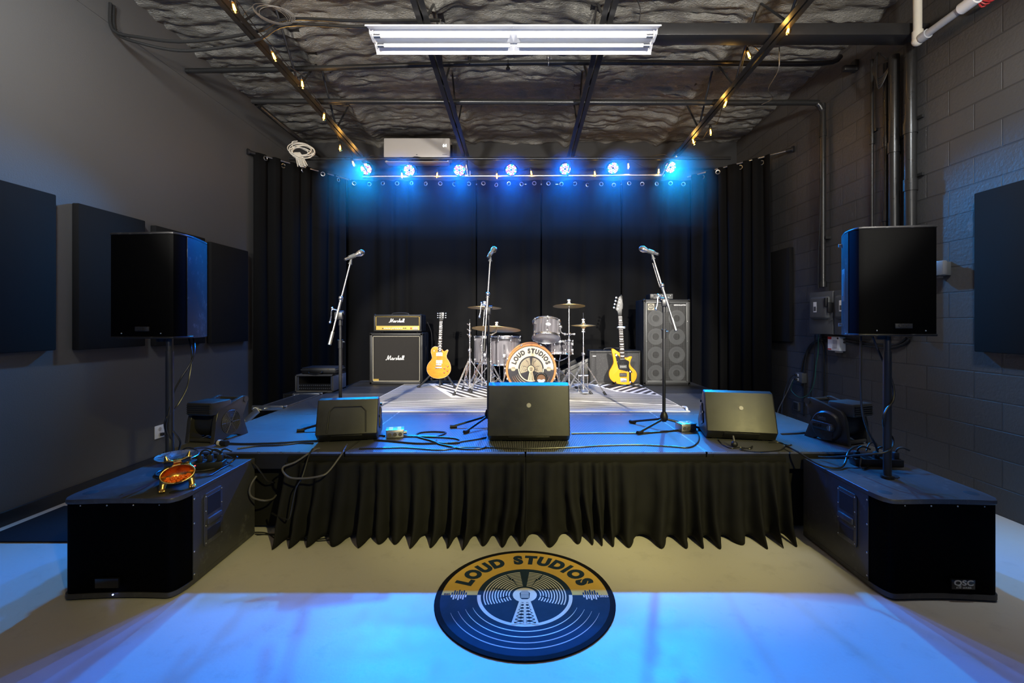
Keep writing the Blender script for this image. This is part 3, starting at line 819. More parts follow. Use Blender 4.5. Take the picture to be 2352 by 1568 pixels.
# ---------------------------------------------------------------- shop lights
def shop_light(loc, lab, lit=False):
    t = thing('shop_light', lab, 'ceiling light', loc, 0, 'white fluorescent shop lights', (R(-10), 0, 0))
    L = 2.38
    bm = nb(); box(bm, (0, 0, 0.045), (L, 0.11, 0.06), bev=0.004); obj('housing', bm, M['reflector'], t)
    for k in (-1, 1):
        bm = nb()
        prof = [(-0.150, -0.012), (-0.150, -0.002), (-0.06, 0.045), (-0.045, 0.014), (0.045, 0.014), (0.06, 0.045), (0.150, -0.002), (0.150, -0.012),
                (0.154, -0.012), (0.154, 0.001), (0.06, 0.050), (-0.06, 0.050), (-0.154, 0.001), (-0.154, -0.012)]
        xa, xb = (0.001, L/2) if k > 0 else (-L/2, -0.001)
        a = [bm.verts.new((xa, y, z)) for y, z in prof]; b = [bm.verts.new((xb, y, z)) for y, z in prof]
        for i in range(len(prof)): bm.faces.new((a[i], a[(i+1) % len(prof)], b[(i+1) % len(prof)], b[i]))
        bm.faces.new(a); bm.faces.new(b)
        obj('reflector', bm, M['reflector'], t, 20)
    for y in (-0.05, 0.05):
        for k in (-1, 1):
            bm = nb(); cyl(bm, (k*0.03, y, -0.012), (k*(L/2-0.04), y, -0.012), 0.016, n=14)
            o = obj('fluorescent_tube', bm, emit('lit_tube', (1, 0.95, 0.88, 1), 6) if lit else M['tube'], t)
            bm = nb(); cyl(bm, (k*(L/2-0.095), y, -0.012), (k*(L/2-0.042), y, -0.012), 0.0168, n=14); obj('tube_cap', bm, M['alu'], o)
            bm = nb(); box(bm, (k*(L/2-0.035), y, 0.0), (0.014, 0.045, 0.06), bev=0.006); obj('lamp_holder', bm, M['white'], t)
    bm = nb()
    for x in (-0.80, 0.68): cyl(bm, (x, 0, 0.07), (x, 0, 0.20), 0.004, n=6)
    obj('hanger', bm, M['steel_black'], t)
    return t
shop_light((-0.075, 3.80, EYE+2.36), 'long white two-section fluorescent shop light hanging below the joists')
bm = nb(); tube(bm, [(0.95, 3.72, 3.83), (0.95, 3.68, 3.95), (0.86, 3.66, 4.10), (0.84, 3.7, 4.22)], 0.005, 6, 5)
tag(obj('pendant_wire', bm, M['cable']), 'thin black cord rising from the shop light to the ceiling', 'cord')

# ---------------------------------------------------------------- air conditioner
t = thing('air_conditioner', 'off-white wall air conditioner above the backdrop, left of centre', 'air conditioner', (-1.59, 7.10, EYE+2.52))
bm = nb(); prism(bm, [(-0.25, -0.03), (-0.25, 0.16), (-0.02, 0.245), (0.0, 0.23), (0.0, 0.02), (-0.04, -0.03)][::1], -0.50, 0.50, RZ(0) @ Matrix(((0, 0, 1, 0), (1, 0, 0, 0), (0, 1, 0, 0), (0, 0, 0, 1))), 0.008)
obj('body', bm, M['ac'], t)
bm = nb(); box(bm, (0, -0.127, 0.105), (1.0, 0.26, 0.30), bev=0.02); obj('front_cover', bm, M['ac'], t)
bm = nb(); box(bm, (0, -0.19, -0.058), (0.90, 0.14, 0.02)); obj('outlet_slot', bm, M['black'], t)
bm = nb(); box(bm, (0, -0.20, -0.115), (0.94, 0.18, 0.012), bev=0.003); box(bm, (-0.465, -0.17, -0.085), (0.02, 0.12, 0.06)); box(bm, (0.465, -0.17, -0.085), (0.02, 0.12, 0.06)); obj('louver', bm, M['ac'], t)
bm = nb(); words(bm, '64', 0.06, T((0.42, -0.259, 0.135)) @ FRONT, 0.03); obj('display', bm, M['display'], t, 0)
bm = nb(); box(bm, (0.0, -0.2585, 0.0), (0.02, 0.002, 0.012)); box(bm, (0.42, -0.2585, 0.0), (0.07, 0.002, 0.006)); obj('badge', bm, M['grey_box'], t, 0)
bm = nb(); box(bm, (0, 0.13, 0.06), (0.5, 0.2, 0.16)); obj('mounting_bracket', bm, M['black'], t)

# ---------------------------------------------------------------- light bar and LED pars
LBY, LBZ = 6.84, EYE+2.20
bm = nb(); cyl(bm, (-2.40, LBY, LBZ-0.01), (2.13, LBY, LBZ+0.012), 0.02, n=12)
t = tag(obj('light_bar', bm, M['alu']), 'long metal bar carrying the seven stage lamps across the back of the stage', 'bar')
for x in (-2.3, -0.80, 0.68, 2.1):
    bm = nb(); cyl(bm, (x, LBY, LBZ), (x, 6.47, EYE+2.30), 0.012, n=8); obj('bar_hanger', bm, M['steel_black'], t)
PARS = [(841, 388), (940, 391), (1055, 391), (1174, 390), (1298, 388), (1408, 386), (1540, 384)]
POSN = ['first stage LED lamp from the left on the bar', 'second stage LED lamp from the left, below the air conditioner', 'third stage LED lamp from the left, at the second joist end',
        'middle one of the seven stage LED lamps', 'third stage LED lamp from the right, below the third joist', 'second stage LED lamp from the right', 'last stage LED lamp on the right end of the bar']
PCOL = [(0.00, 0.34, 1.0), (0.00, 0.21, 1.0), (0.00, 0.16, 1.0), (0.00, 0.13, 1.0), (0.00, 0.16, 1.0), (0.00, 0.21, 1.0), (0.00, 0.34, 1.0)]
def par_can(px, py, lab, col, k):
    p = at(px, py, LBY-0.13)
    t = thing('stage_lamp', lab, 'stage light', p, 0, 'LED stage lamps on the back bar')
    tilt = RX(28)                                                       # local -Y is the beam; tipped down into the room
    B = tilt @ RX(90)
    bm = nb(); lathe(bm, [(0, -0.16), (0.06, -0.155), (0.078, -0.12), (0.082, 0.0), (0.088, 0.008), (0.082, 0.012), (0.079, 0.0), (0.0, 0.0)], B, 24); obj('housing', bm, M['black'], t)
    bm = nb(); rr = random.Random(k)
    spots_ = [(0, 0)]+[(0.026, a*60) for a in range(6)]+[(0.048, a*30+8) for a in range(12)]+[(0.069, a*20) for a in range(18)]
    for i, (r, a) in enumerate(spots_[1:]):
        Mx = B @ T((r*math.cos(R(a)), r*math.sin(R(a)), 0.002))
        lathe(bm, [(0.0095, 0.0), (0.008, 0.005), (0, 0.007)], Mx, 8)
        mi(bm, (0, 3, 0, 1, 3, 1)[(i*5+k) % 6] if r < 0.06 else (0, 2, 3, 1)[(i+k) % 4])
    obj('led_cluster', bm, [M['led_blue'], M['led_red'], M['led_green'], M['led_white']], t)
    bm = nb(); tube(bm, [(-0.10, 0.06, -0.03), (-0.10, 0.10, 0.06), (-0.05, 0.13, 0.10), (0.05, 0.13, 0.10), (0.10, 0.10, 0.06), (0.10, 0.06, -0.03)], 0.007, 8, 3); obj('yoke', bm, M['black'], t)
    d = B @ Vector((0, 0, 1))
    spot('lamp_beam', Vector(d)*0.03, Vector(d)*3+Vector(((0.22, 0.16, 0.05, 0, -0.05, -0.16, -0.22)[k], 0, 0)), (1080, 920, 740, 680, 740, 920, 1080)[k], col, (57, 58, 58, 55, 58, 58, 57)[k], 0.45, 0.05, t)
    spot('glare_fill', Vector((0, 0.02, -0.13)), Vector((0, 0.32, -1.0)), 60, (0.0, 0.25, 1.0), 150, 0.6, 0.05, t)  # extra spot added to tint the curtain blue like lens glare
for k, ((px, py), lab, col) in enumerate(zip(PARS, POSN, PCOL)): par_can(px, py, lab, col, k)
bm = nb()
for a, b in zip(PARS, PARS[1:]):
    p, q = at(a[0], a[1]-16, LBY), at(b[0], b[1]-16, LBY); m = (p+q)/2
    tube(bm, [p, p+Vector((0.08, 0, 0.10)), m+Vector((0, 0.0, 0.05)), q+Vector((-0.1, 0, 0.09)), q], 0.005, 6, 5)
tag(obj('lamp_cable', bm, M['cable']), 'black power cable looping from lamp to lamp along the bar', 'cable')
bm = nb(); box(bm, at(1077, 398, LBY-0.03), (0.05, 0.03, 0.07), bev=0.004); o = tag(obj('outlet_box', bm, M['ac']), 'small pale outlet box on the light bar by the third lamp', 'outlet')
bm = nb(); cyl(bm, at(1077, 394, LBY-0.05), at(1077, 394, LBY-0.044), 0.012); cyl(bm, at(1077, 402, LBY-0.05), at(1077, 402, LBY-0.044), 0.012); obj('socket', bm, M['black'], o)

# ---------------------------------------------------------------- string of amber bulbs
BG = 'amber string bulbs'
def bulb(p, lean, lab, power=1.6):
    t = thing('string_bulb', lab, 'light bulb', p, 0, BG, (R(lean[0]), R(lean[1]), 0))
    bm = nb(); lathe(bm, [(0, 0.078), (0.012, 0.076), (0.016, 0.06), (0.016, 0.035), (0.013, 0.030), (0, 0.030)], n=12); obj('socket', bm, M['black'], t)
    bm = nb(); lathe(bm, [(0.012, 0.031), (0.014, 0.02), (0.026, -0.008), (0.028, -0.022), (0.022, -0.042), (0.008, -0.055), (0, -0.057)], n=16); obj('glass', bm, M['glass'], t, 80)
    bm = nb()
    for a in (0, 120, 240): cyl(bm, (0.004*math.cos(R(a)), 0.004*math.sin(R(a)), 0.02), (0.009*math.cos(R(a)), 0.009*math.sin(R(a)), -0.035), 0.0035, n=6)
    obj('filament', bm, M['filament'], t)
    point('bulb_light', (0, 0, -0.075), power, (1.0, 0.56, 0.12), 0.025, t)
    return p
def chord_y(py): return None
LB = [(537, 15), (628, 127), (694, 191), (744, 266), (781, 338), (811, 374)]
RB = [(1811, 66), (1719, 124), (1667, 236), (1632, 301), (1592, 323), (1554, 354)]
BB = [(923, 401), (1004, 400), (1072, 378), (1141, 402), (1220, 396), (1366, 397), (1443, 379), (1513, 392)]
ordl = ['nearest', 'second', 'third', 'fourth', 'fifth', 'farthest']
cords = {'left': [], 'right': [], 'back': []}
def joist_pt(px, py, x):                                            # depth at which the sight line meets the joist's plane
    Y = x*F/(px-VX); return at(px, py, Y)
for k, (px, py) in enumerate(LB):
    p = joist_pt(px, py, -2.20 if k < 4 else -2.28-0.02*k); p.y = min(p.y, 6.6)
    cords['left'].append(bulb(p, (rnd.uniform(-12, 12), rnd.uniform(-25, 25)), ordl[k]+' amber bulb of the string along the leftmost joist'))
for k, (px, py) in enumerate(RB):
    p = joist_pt(px, py, 2.20 if k not in (3,) else 2.42)
    if p.y > 6.6: p = at(px, py, 6.6)
    cords['right'].append(bulb(p, (rnd.uniform(-12, 12), rnd.uniform(-25, 25)), ordl[k]+' amber bulb of the string along the rightmost joist'))
bl = ['between the first and second stage lamps', 'between the second and third stage lamps', 'just above and right of the third stage lamp', 'left of the middle stage lamp', 'right of the middle stage lamp',
      'left of the sixth stage lamp', 'raised in a tangle of wire right of the sixth stage lamp', 'left of the last stage lamp']
for k, (px, py) in enumerate(BB):
    cords['back'].append(bulb(at(px, py, LBY-0.05), (rnd.uniform(-8, 8), rnd.uniform(-10, 10)), 'amber bulb '+bl[k], 1.2))
for side, x in (('left', -2.2), ('right', 2.2)):
    for k in range(3):
        p = Vector((x, 2.75-1.1*k, chord_z(2.75-1.1*k)-0.05))
        cords[side].insert(0, bulb(p, (0, 0), 'amber bulb further forward on the '+side+'most joist, outside the view, '+('nearest the stage', 'middle', 'nearest the entrance')[k], 5.0))
for side, lab in (('left', 'thin cord of the bulb string along the leftmost joist'), ('right', 'thin cord of the bulb string along the rightmost joist'), ('back', 'thin cord of the bulb string along the light bar')):
    bm = nb(); P = []
    c = cords[side]
    for a, b in zip(c, c[1:]):
        P.append(a+Vector((0, 0, 0.075))); m = (a+b)/2
        if side == 'back': P.append(m+Vector((0, 0, 0.02)))
        else: P.append(Vector((m.x, m.y, min(chord_z(m.y), m.z+0.10))))
    P.append(c[-1]+Vector((0, 0, 0.075)))
    tube(bm, P, 0.004, 6, 5)
    tag(obj('bulb_cord', bm, M['cable']), lab, 'cord', 'cords of the bulb strings')
bm = nb(); tube(bm, [at(1790, 108, 4.2), at(1788, 160, 4.2), at(1765, 205, 4.6), at(1775, 225, 4.9), at(1750, 240, 5.1)], 0.005, 6, 5)
tag(obj('hanging_wire', bm, M['cable_grey']), 'thin pale wire hanging from the box beam to the conduit, upper right', 'wire')
# ---------------------------------------------------------------- subwoofers, pole speakers
def rounded(w, d, r_front, bow=0.012, n=5):
    # plan outline (x, y): front at y=0, front corners cut back as in the photo, rear square; front edge slightly hollow
    c = 0.055; k = 0.12; q = [i*PI/16 for i in range(9)]
    R_ = [(w/2-c+c*math.cos(a)**0.8, k-k*math.sin(a)) for a in q[1:]]
    pts = [(-w/2, d), (w/2, d), (w/2, k)]+R_
    for i in range(1, 8): u = i/8; pts.append((w/2-c-(w-2*c)*u, bow*math.sin(PI*u)))
    pts += [(-x, y) for x, y in R_[::-1]]+[(-w/2, k)]
    return pts
def rivets(bm, pts, n, r=0.005):
    for p in pts: ball(bm, p, r, (1, 1, 1), I4, 8, 5)
def subwoofer(loc, rz, side, lab, badge_text):
    w, d, h = 0.585, 0.70, 0.511
    t = thing('subwoofer', lab, 'subwoofer', loc, rz, 'subwoofers on the floor beside the stage')
    pl = rounded(w, d, 0.05)
    bm = nb(); prism(bm, pl, 0.012, 0.036); prism(bm, pl, h-0.024, h, I4, 0.005); box(bm, (0, (d+0.122)/2, h/2), (w-0.002, d-0.122, h-0.02)); obj('cabinet', bm, M['sub_paint'], t, 25)
    gp = [(x*0.985, max(y, 0)+0.006) for x, y in pl if y < 0.13]
    gp = gp+[(-w*0.47, 0.16), (w*0.47, 0.16)]
    bm = nb(); prism(bm, gp, 0.030, h-0.020); obj('grille', bm, M['perf'], t, 25)
    bm = nb()
    for z in (0.06, 0.18, 0.33, 0.46):
        for s in (-1, 1): ball(bm, (s*(w/2+0.001), 0.128, z), 0.005, (0.6, 1, 1), I4, 8, 5)
    for x in (-0.19, -0.06, 0.07, 0.2): ball(bm, (x, 0.010, h-0.034), 0.004, (1, .6, 1), I4, 8, 5)
    obj('screw', bm, M['alu'], t)
    for s in (-1, 1):
        bm = nb(); x = s*(w/2)
        fr = [(0.205, 0.17), (0.355, 0.17), (0.36, 0.20), (0.355, 0.44), (0.345, 0.455), (0.215, 0.455), (0.20, 0.44), (0.20, 0.19)]
        MY = Matrix(((0, 0, 1, 0), (1, 0, 0, 0), (0, 1, 0, 0), (0, 0, 0, 1)))
        prism(bm, fr, 0, 0.006, T((x if s > 0 else x-0.006, 0, 0)) @ MY, 0.002)
        o = obj('handle', bm, M['sub_paint'], t, 30)
        for zz, hh in ((0.385, 0.10), (0.225, 0.06)):
            bm = nb(); box(bm, (x+s*0.0055, 0.28, zz), (0.004, 0.115, hh), bev=0.001); obj('handle_recess', bm, M['black_soft'], o, 0)
        bm = nb(); box(bm, (x+s*0.009, 0.28, 0.30), (0.016, 0.12, 0.035), bev=0.006); obj('grip', bm, M['sub_paint'], o)
        bm = nb()
        for y in (0.212, 0.348):
            for z in (0.185, 0.28, 0.36, 0.44): ball(bm, (x+s*0.007, y, z), 0.004, (0.6, 1, 1), I4, 8, 5)
        obj('screw', bm, M['alu'], o)
    bm = nb(); cyl(bm, (0, 0.36, h-0.001), (0, 0.36, h+0.004), 0.045, n=20); obj('pole_socket', bm, M['black'], t)
    for x, y in ((-0.22, 0.10), (0.22, 0.10)):
        bm = nb(); lathe(bm, [(0, h+0.0008), (0.027, h+0.0008), (0.032, h+0.0002), (0.034, h-0.002)], T((x, y, 0)), 18); obj('foot_recess', bm, M['black_soft'], t)
    for x in (-0.24, 0.24):
        for y in (0.06, 0.64):
            bm = nb(); cyl(bm, (x, y, 0), (x, y, 0.02), 0.02); obj('foot', bm, M['black_soft'], t)
    bm = nb(); box(bm, (0.085 if badge_text else -0.05, 0.002, 0.092), (0.115, 0.012, 0.048), bev=0.002); o = obj('badge', bm, M['black_gloss'], t)
    if badge_text:
        bm = nb(); words(bm, 'QSC', 0.036, T((0.085, -0.005, 0.100)) @ FRONT @ Matrix.Diagonal((1.35, 1, 1, 1)), 0.03); words(bm, 'KW SERIES', 0.013, T((0.085, -0.005, 0.077)) @ FRONT @ Matrix.Diagonal((1.2, 1, 1, 1)), 0.02); obj('lettering', bm, M['alu'], o, 0)
    else:
        bm = nb(); ball(bm, (-0.02, -0.002, 0.034), 0.0035); obj('power_light', bm, M['indicator'], t)
    return t
subwoofer((-2.035, 2.285, 0), 1.5, 1, 'black subwoofer on the floor left of the stage, gold dog bowl on top', False)
subwoofer((2.115, 2.275, 0), -1.5, -1, 'black subwoofer on the floor right of the stage with a badge low on its grille', True)

def pole_speaker(loc, rz, side, lab, cat='loudspeaker'):
    # trapezoid loudspeaker: origin at the middle of its front bottom edge
    h, w, d, wr = 0.60, 0.405, 0.37, 0.20
    t = thing('loudspeaker', lab, cat, loc, rz, 'loudspeakers on poles')
    def plan(s=0.0, x0=0):
        a = [(-w/2+0.03, 0), (w/2-0.03, 0), (w/2-0.008, 0.010), (w/2, 0.035), (w/2, 0.10)]
        b = [(w/2-(w-wr)/2*((i/5)**1.35), 0.10+(d-0.10)*i/5) for i in range(1, 6)]
        return a+b+[(-x, y) for x, y in b[::-1]]+[(-w/2, 0.10), (-w/2, 0.035), (-w/2+0.008, 0.010)]
    pl = plan()
    bm = nb(); prism(bm, pl, h-0.012, h, I4, 0.004); prism(bm, pl, 0, 0.012, I4, 0.004)
    body = [p for p in pl if p[1] > 0.09]; body = [(x*0.995, y) for x, y in body]
    prism(bm, body, 0.012, h-0.012); obj('cabinet', bm, M['cab_paint'], t, 28)
    bm = nb(); gp = [(x*0.985, y+0.005) for x, y in pl if y < 0.11]; prism(bm, gp, 0.010, h-0.010); obj('grille', bm, M['perf'], t, 28)
    # side fittings: handle plate on the inner side, two fly points on each side
    ang = math.atan2((w-wr)/2, d-0.10)
    for s in (-1, 1):
        Ms = T((s*(w/2-0.036), 0.20, 0)) @ Matrix.Rotation(s*ang*0.85, 4, 'Z')
        if s != side: continue
        if side > 0:                                          # two small oval cups
            for z in (0.335, 0.245):
                bm = nb(); lathe(bm, [(0, 0.002), (0.014, 0.002), (0.018, 0.0045), (0.021, 0.0)], Ms @ T((s*0.001, 0.02, z)) @ RY(90*s), 18, 1.15, 0.8); obj('fly_point', bm, M['grey_box'], t)
            continue
        bm = nb(); box(bm, (s*0.004, 0, h*0.49), (0.012, 0.085, 0.19), Ms, 0.004); o = obj('handle', bm, M['grey_box'], t)
        bm = nb(); box(bm, (s*0.0085, 0, h*0.49), (0.005, 0.05, 0.13), Ms, 0.001); obj('handle_recess', bm, M['black_soft'], o, 0)
        for z in (0.06, h-0.06):
            bm = nb(); cyl(bm, Ms @ Vector((s*-0.005, 0.075, z)), Ms @ Vector((s*0.020, 0.075, z)), 0.011, n=10); obj('fly_point', bm, M['alu'], t)
    bm = nb(); box(bm, (0.02, -0.002, 0.055), (0.085, 0.010, 0.026), bev=0.002); o = obj('badge', bm, M['black_soft'], t)
    bm = nb(); words(bm, 'QSC', 0.022, T((0.02, -0.008, 0.058)) @ FRONT @ Matrix.Diagonal((1.35, 1, 1, 1)), 0.03); words(bm, 'KW SERIES', 0.008, T((0.02, -0.008, 0.046)) @ FRONT, 0.02); obj('lettering', bm, M['steel_black'], o, 0)
    bm = nb()
    for x in (-0.11, 0.13): ball(bm, (x, 0.0, 0.03), 0.004)
    obj('screw', bm, M['alu'], t)
    bm = nb(); cyl(bm, (0.0, 0.15, -0.022), (0.0, 0.15, 0.004), 0.032, n=18); obj('pole_cup', bm, M['black'], t)
    return t
def pole(x, y, z0, z1, lab):
    bm = nb(); cyl(bm, (x, y, z0), (x, y, z0+0.72), 0.0205, n=18); cyl(bm, (x, y, z0+0.70), (x, y, z1), 0.0175, n=18)
    o = tag(obj('speaker_pole', bm, M['steel_black']), lab, 'speaker pole', 'speaker poles')
    bm = nb(); cyl(bm, (x, y, z0), (x, y, z0+0.012), 0.034, n=18); obj('collar', bm, M['black'], o)
PLx, PLy, PRx, PRy = -2.055, 2.65, 2.085, 2.60
pole(PLx, PLy, 0.5145, 1.32, 'black pole carrying the left loudspeaker, standing on the left subwoofer')
pole(PRx, PRy, 0.5145, 1.32, 'black pole carrying the right loudspeaker, standing on the right subwoofer')
pole_speaker((-2.155, 2.56, 1.308), -5, 1, 'black trapezoid loudspeaker on the left pole, its scratched side catching blue light')
pole_speaker((2.045, 2.47, 1.325), -8, -1, 'black trapezoid loudspeaker on the right pole, in front of the switch boxes')

# ---------------------------------------------------------------- floor monitors
def wedge(loc, rz, L, prof, lab, handle_side, recess=None, badge=True, mt='monitor_back'):
    # prof: outline (y, z), y away from the viewer; the panel from prof[1] to prof[2] is what the room sees
    t = thing('floor_monitor', lab, 'stage monitor', loc, rz, 'floor monitors along the stage front')
    MX = Matrix(((0, 0, 1, 0), (1, 0, 0, 0), (0, 1, 0, 0), (0, 0, 0, 1)))
    bm = nb(); prism(bm, prof, -L/2, L/2, MX, 0.010, 3); obj('cabinet', bm, M[mt], t, 40)
    a, b = Vector((0, prof[1][0], prof[1][1])), Vector((0, prof[2][0], prof[2][1])); u = (b-a).normalized(); nrm = Vector((0, -u.z, u.y)); hgt = (b-a).length
    Mp = Matrix.Translation(a) @ Matrix(((1, 0, 0, 0), (0, u.y, nrm.y, 0), (0, u.z, nrm.z, 0), (0, 0, 0, 1)))          # panel frame: x along, y up the panel, z out
    if recess:
        rw, rh = recess; r = 0.03
        pts = [(-rw, 0.01), (rw, 0.01), (rw*0.94, rh-r), (rw*0.94-r, rh), (-rw*0.94+r, rh), (-rw*0.94, rh-r)]
        bm = nb(); P = [Mp @ Vector((x, y, 0.002)) for x, y in pts]; tube(bm, P[1:]+[P[0]], 0.005, 6, 0); obj('panel_groove', bm, M['black_soft'], t)
    if badge:
        bm = nb(); lathe(bm, [(0, 0.0035), (0.014, 0.0035), (0.017, 0.0), (0.017, -0.003)], Mp @ T((badge if isinstance(badge, float) else 0.0, hgt*0.60, 0.001)), 18); obj('badge', bm, M['piping'], t)
    c, d = Vector((0, prof[3][0], prof[3][1])), Vector((0, prof[4][0], prof[4][1])); u2 = (d-c).normalized(); n2 = Vector((0, -u2.z, u2.y))
    if n2.z < 0: n2 = -n2
    bm = nb(); q = [c+u2*0.02, d-u2*0.02]
    V = [Vector((-L/2+0.02, 0, 0)), Vector((L/2-0.02, 0, 0))]
    vs = [bm.verts.new(q[0]+V[0]+n2*0.003), bm.verts.new(q[0]+V[1]+n2*0.003), bm.verts.new(q[1]+V[1]+n2*0.003), bm.verts.new(q[1]+V[0]+n2*0.003)]
    bm.faces.new(vs); bmesh.ops.solidify(bm, geom=bm.faces[:], thickness=0.006); obj('grille', bm, M['perf'], t, 0)
    for s in handle_side:
        x = s*L/2; yc = sum(p[0] for p in prof)/len(prof)-0.01; zc = sum(p[1] for p in prof)/len(prof)
        Ms = T((x, yc, zc)) @ RX(-20)
        bm = nb(); box(bm, (s*0.003, 0, 0.02), (0.012, 0.085, 0.15), Ms, 0.004); o = obj('handle', bm, M['black'], t)
        for zz in (0.055, -0.01):
            bm = nb(); box(bm, (s*0.0085, 0, zz), (0.004, 0.055, 0.05), Ms, 0.001); obj('handle_recess', bm, M['black_soft'], o, 0)
        bm = nb()
        for y, z in ((0.02, 0.12), (-0.07, 0.02)): cyl(bm, Ms @ Vector((-s*0.004, y, z)), Ms @ Vector((s*0.010, y, z)), 0.010, n=10)
        obj('fly_point', bm, M['black_gloss'], t)
    bm = nb(); p0, p1 = Vector((0, prof[0][0], prof[0][1])), a; mid = p0.lerp(p1, 0.55)
    ub = (p1-p0).normalized(); nb_ = Vector((0, ub.z, -ub.y));
    if nb_.y > 0: nb_ = -nb_
    Mb = T(mid) @ Matrix(((1, 0, 0, 0), (0, ub.y, nb_.y, 0), (0, ub.z, nb_.z, 0), (0, 0, 0, 1)))
    box(bm, (0, 0, 0.002), (L*0.5, (p1-p0).length*0.6, 0.006), Mb, 0.001); obj('connector_panel', bm, M['black'], t)
    bm = nb()
    for x in (-L*0.36, L*0.36): box(bm, (x, (prof[0][0]+prof[-1][0])/2, 0.006), (0.04, abs(prof[-1][0]-prof[0][0])*0.9, 0.014), bev=0.004)
    obj('foot', bm, M['black_soft'], t)
    return t
P_small = [(0.075, 0.012), (0.0, 0.072), (0.085, 0.300), (0.145, 0.305), (0.36, 0.075), (0.33, 0.012)]
P_mid = [(0.06, 0.012), (0.0, 0.075), (0.12, 0.335), (0.17, 0.345), (0.39, 0.08), (0.35, 0.012)]
P_large = [(0.05, 0.012), (0.0, 0.055), (0.065, 0.400), (0.13, 0.415), (0.42, 0.10), (0.39, 0.012)]
wedge((-1.235, 3.19, SH), 11, 0.415, P_small, 'small black floor monitor at the left stage front with a recessed back panel', (1,), (0.13, 0.19), False)
wedge((0.045, 3.21, SH), 0, 0.585, P_large, 'largest black floor monitor at the stage front, hiding the foot of the drum kit', (), None, True)
wedge((1.565, 3.24, SH), -12, 0.475, P_mid, 'black floor monitor at the right stage front, its back lit yellow', (-1,), None, 0.01)

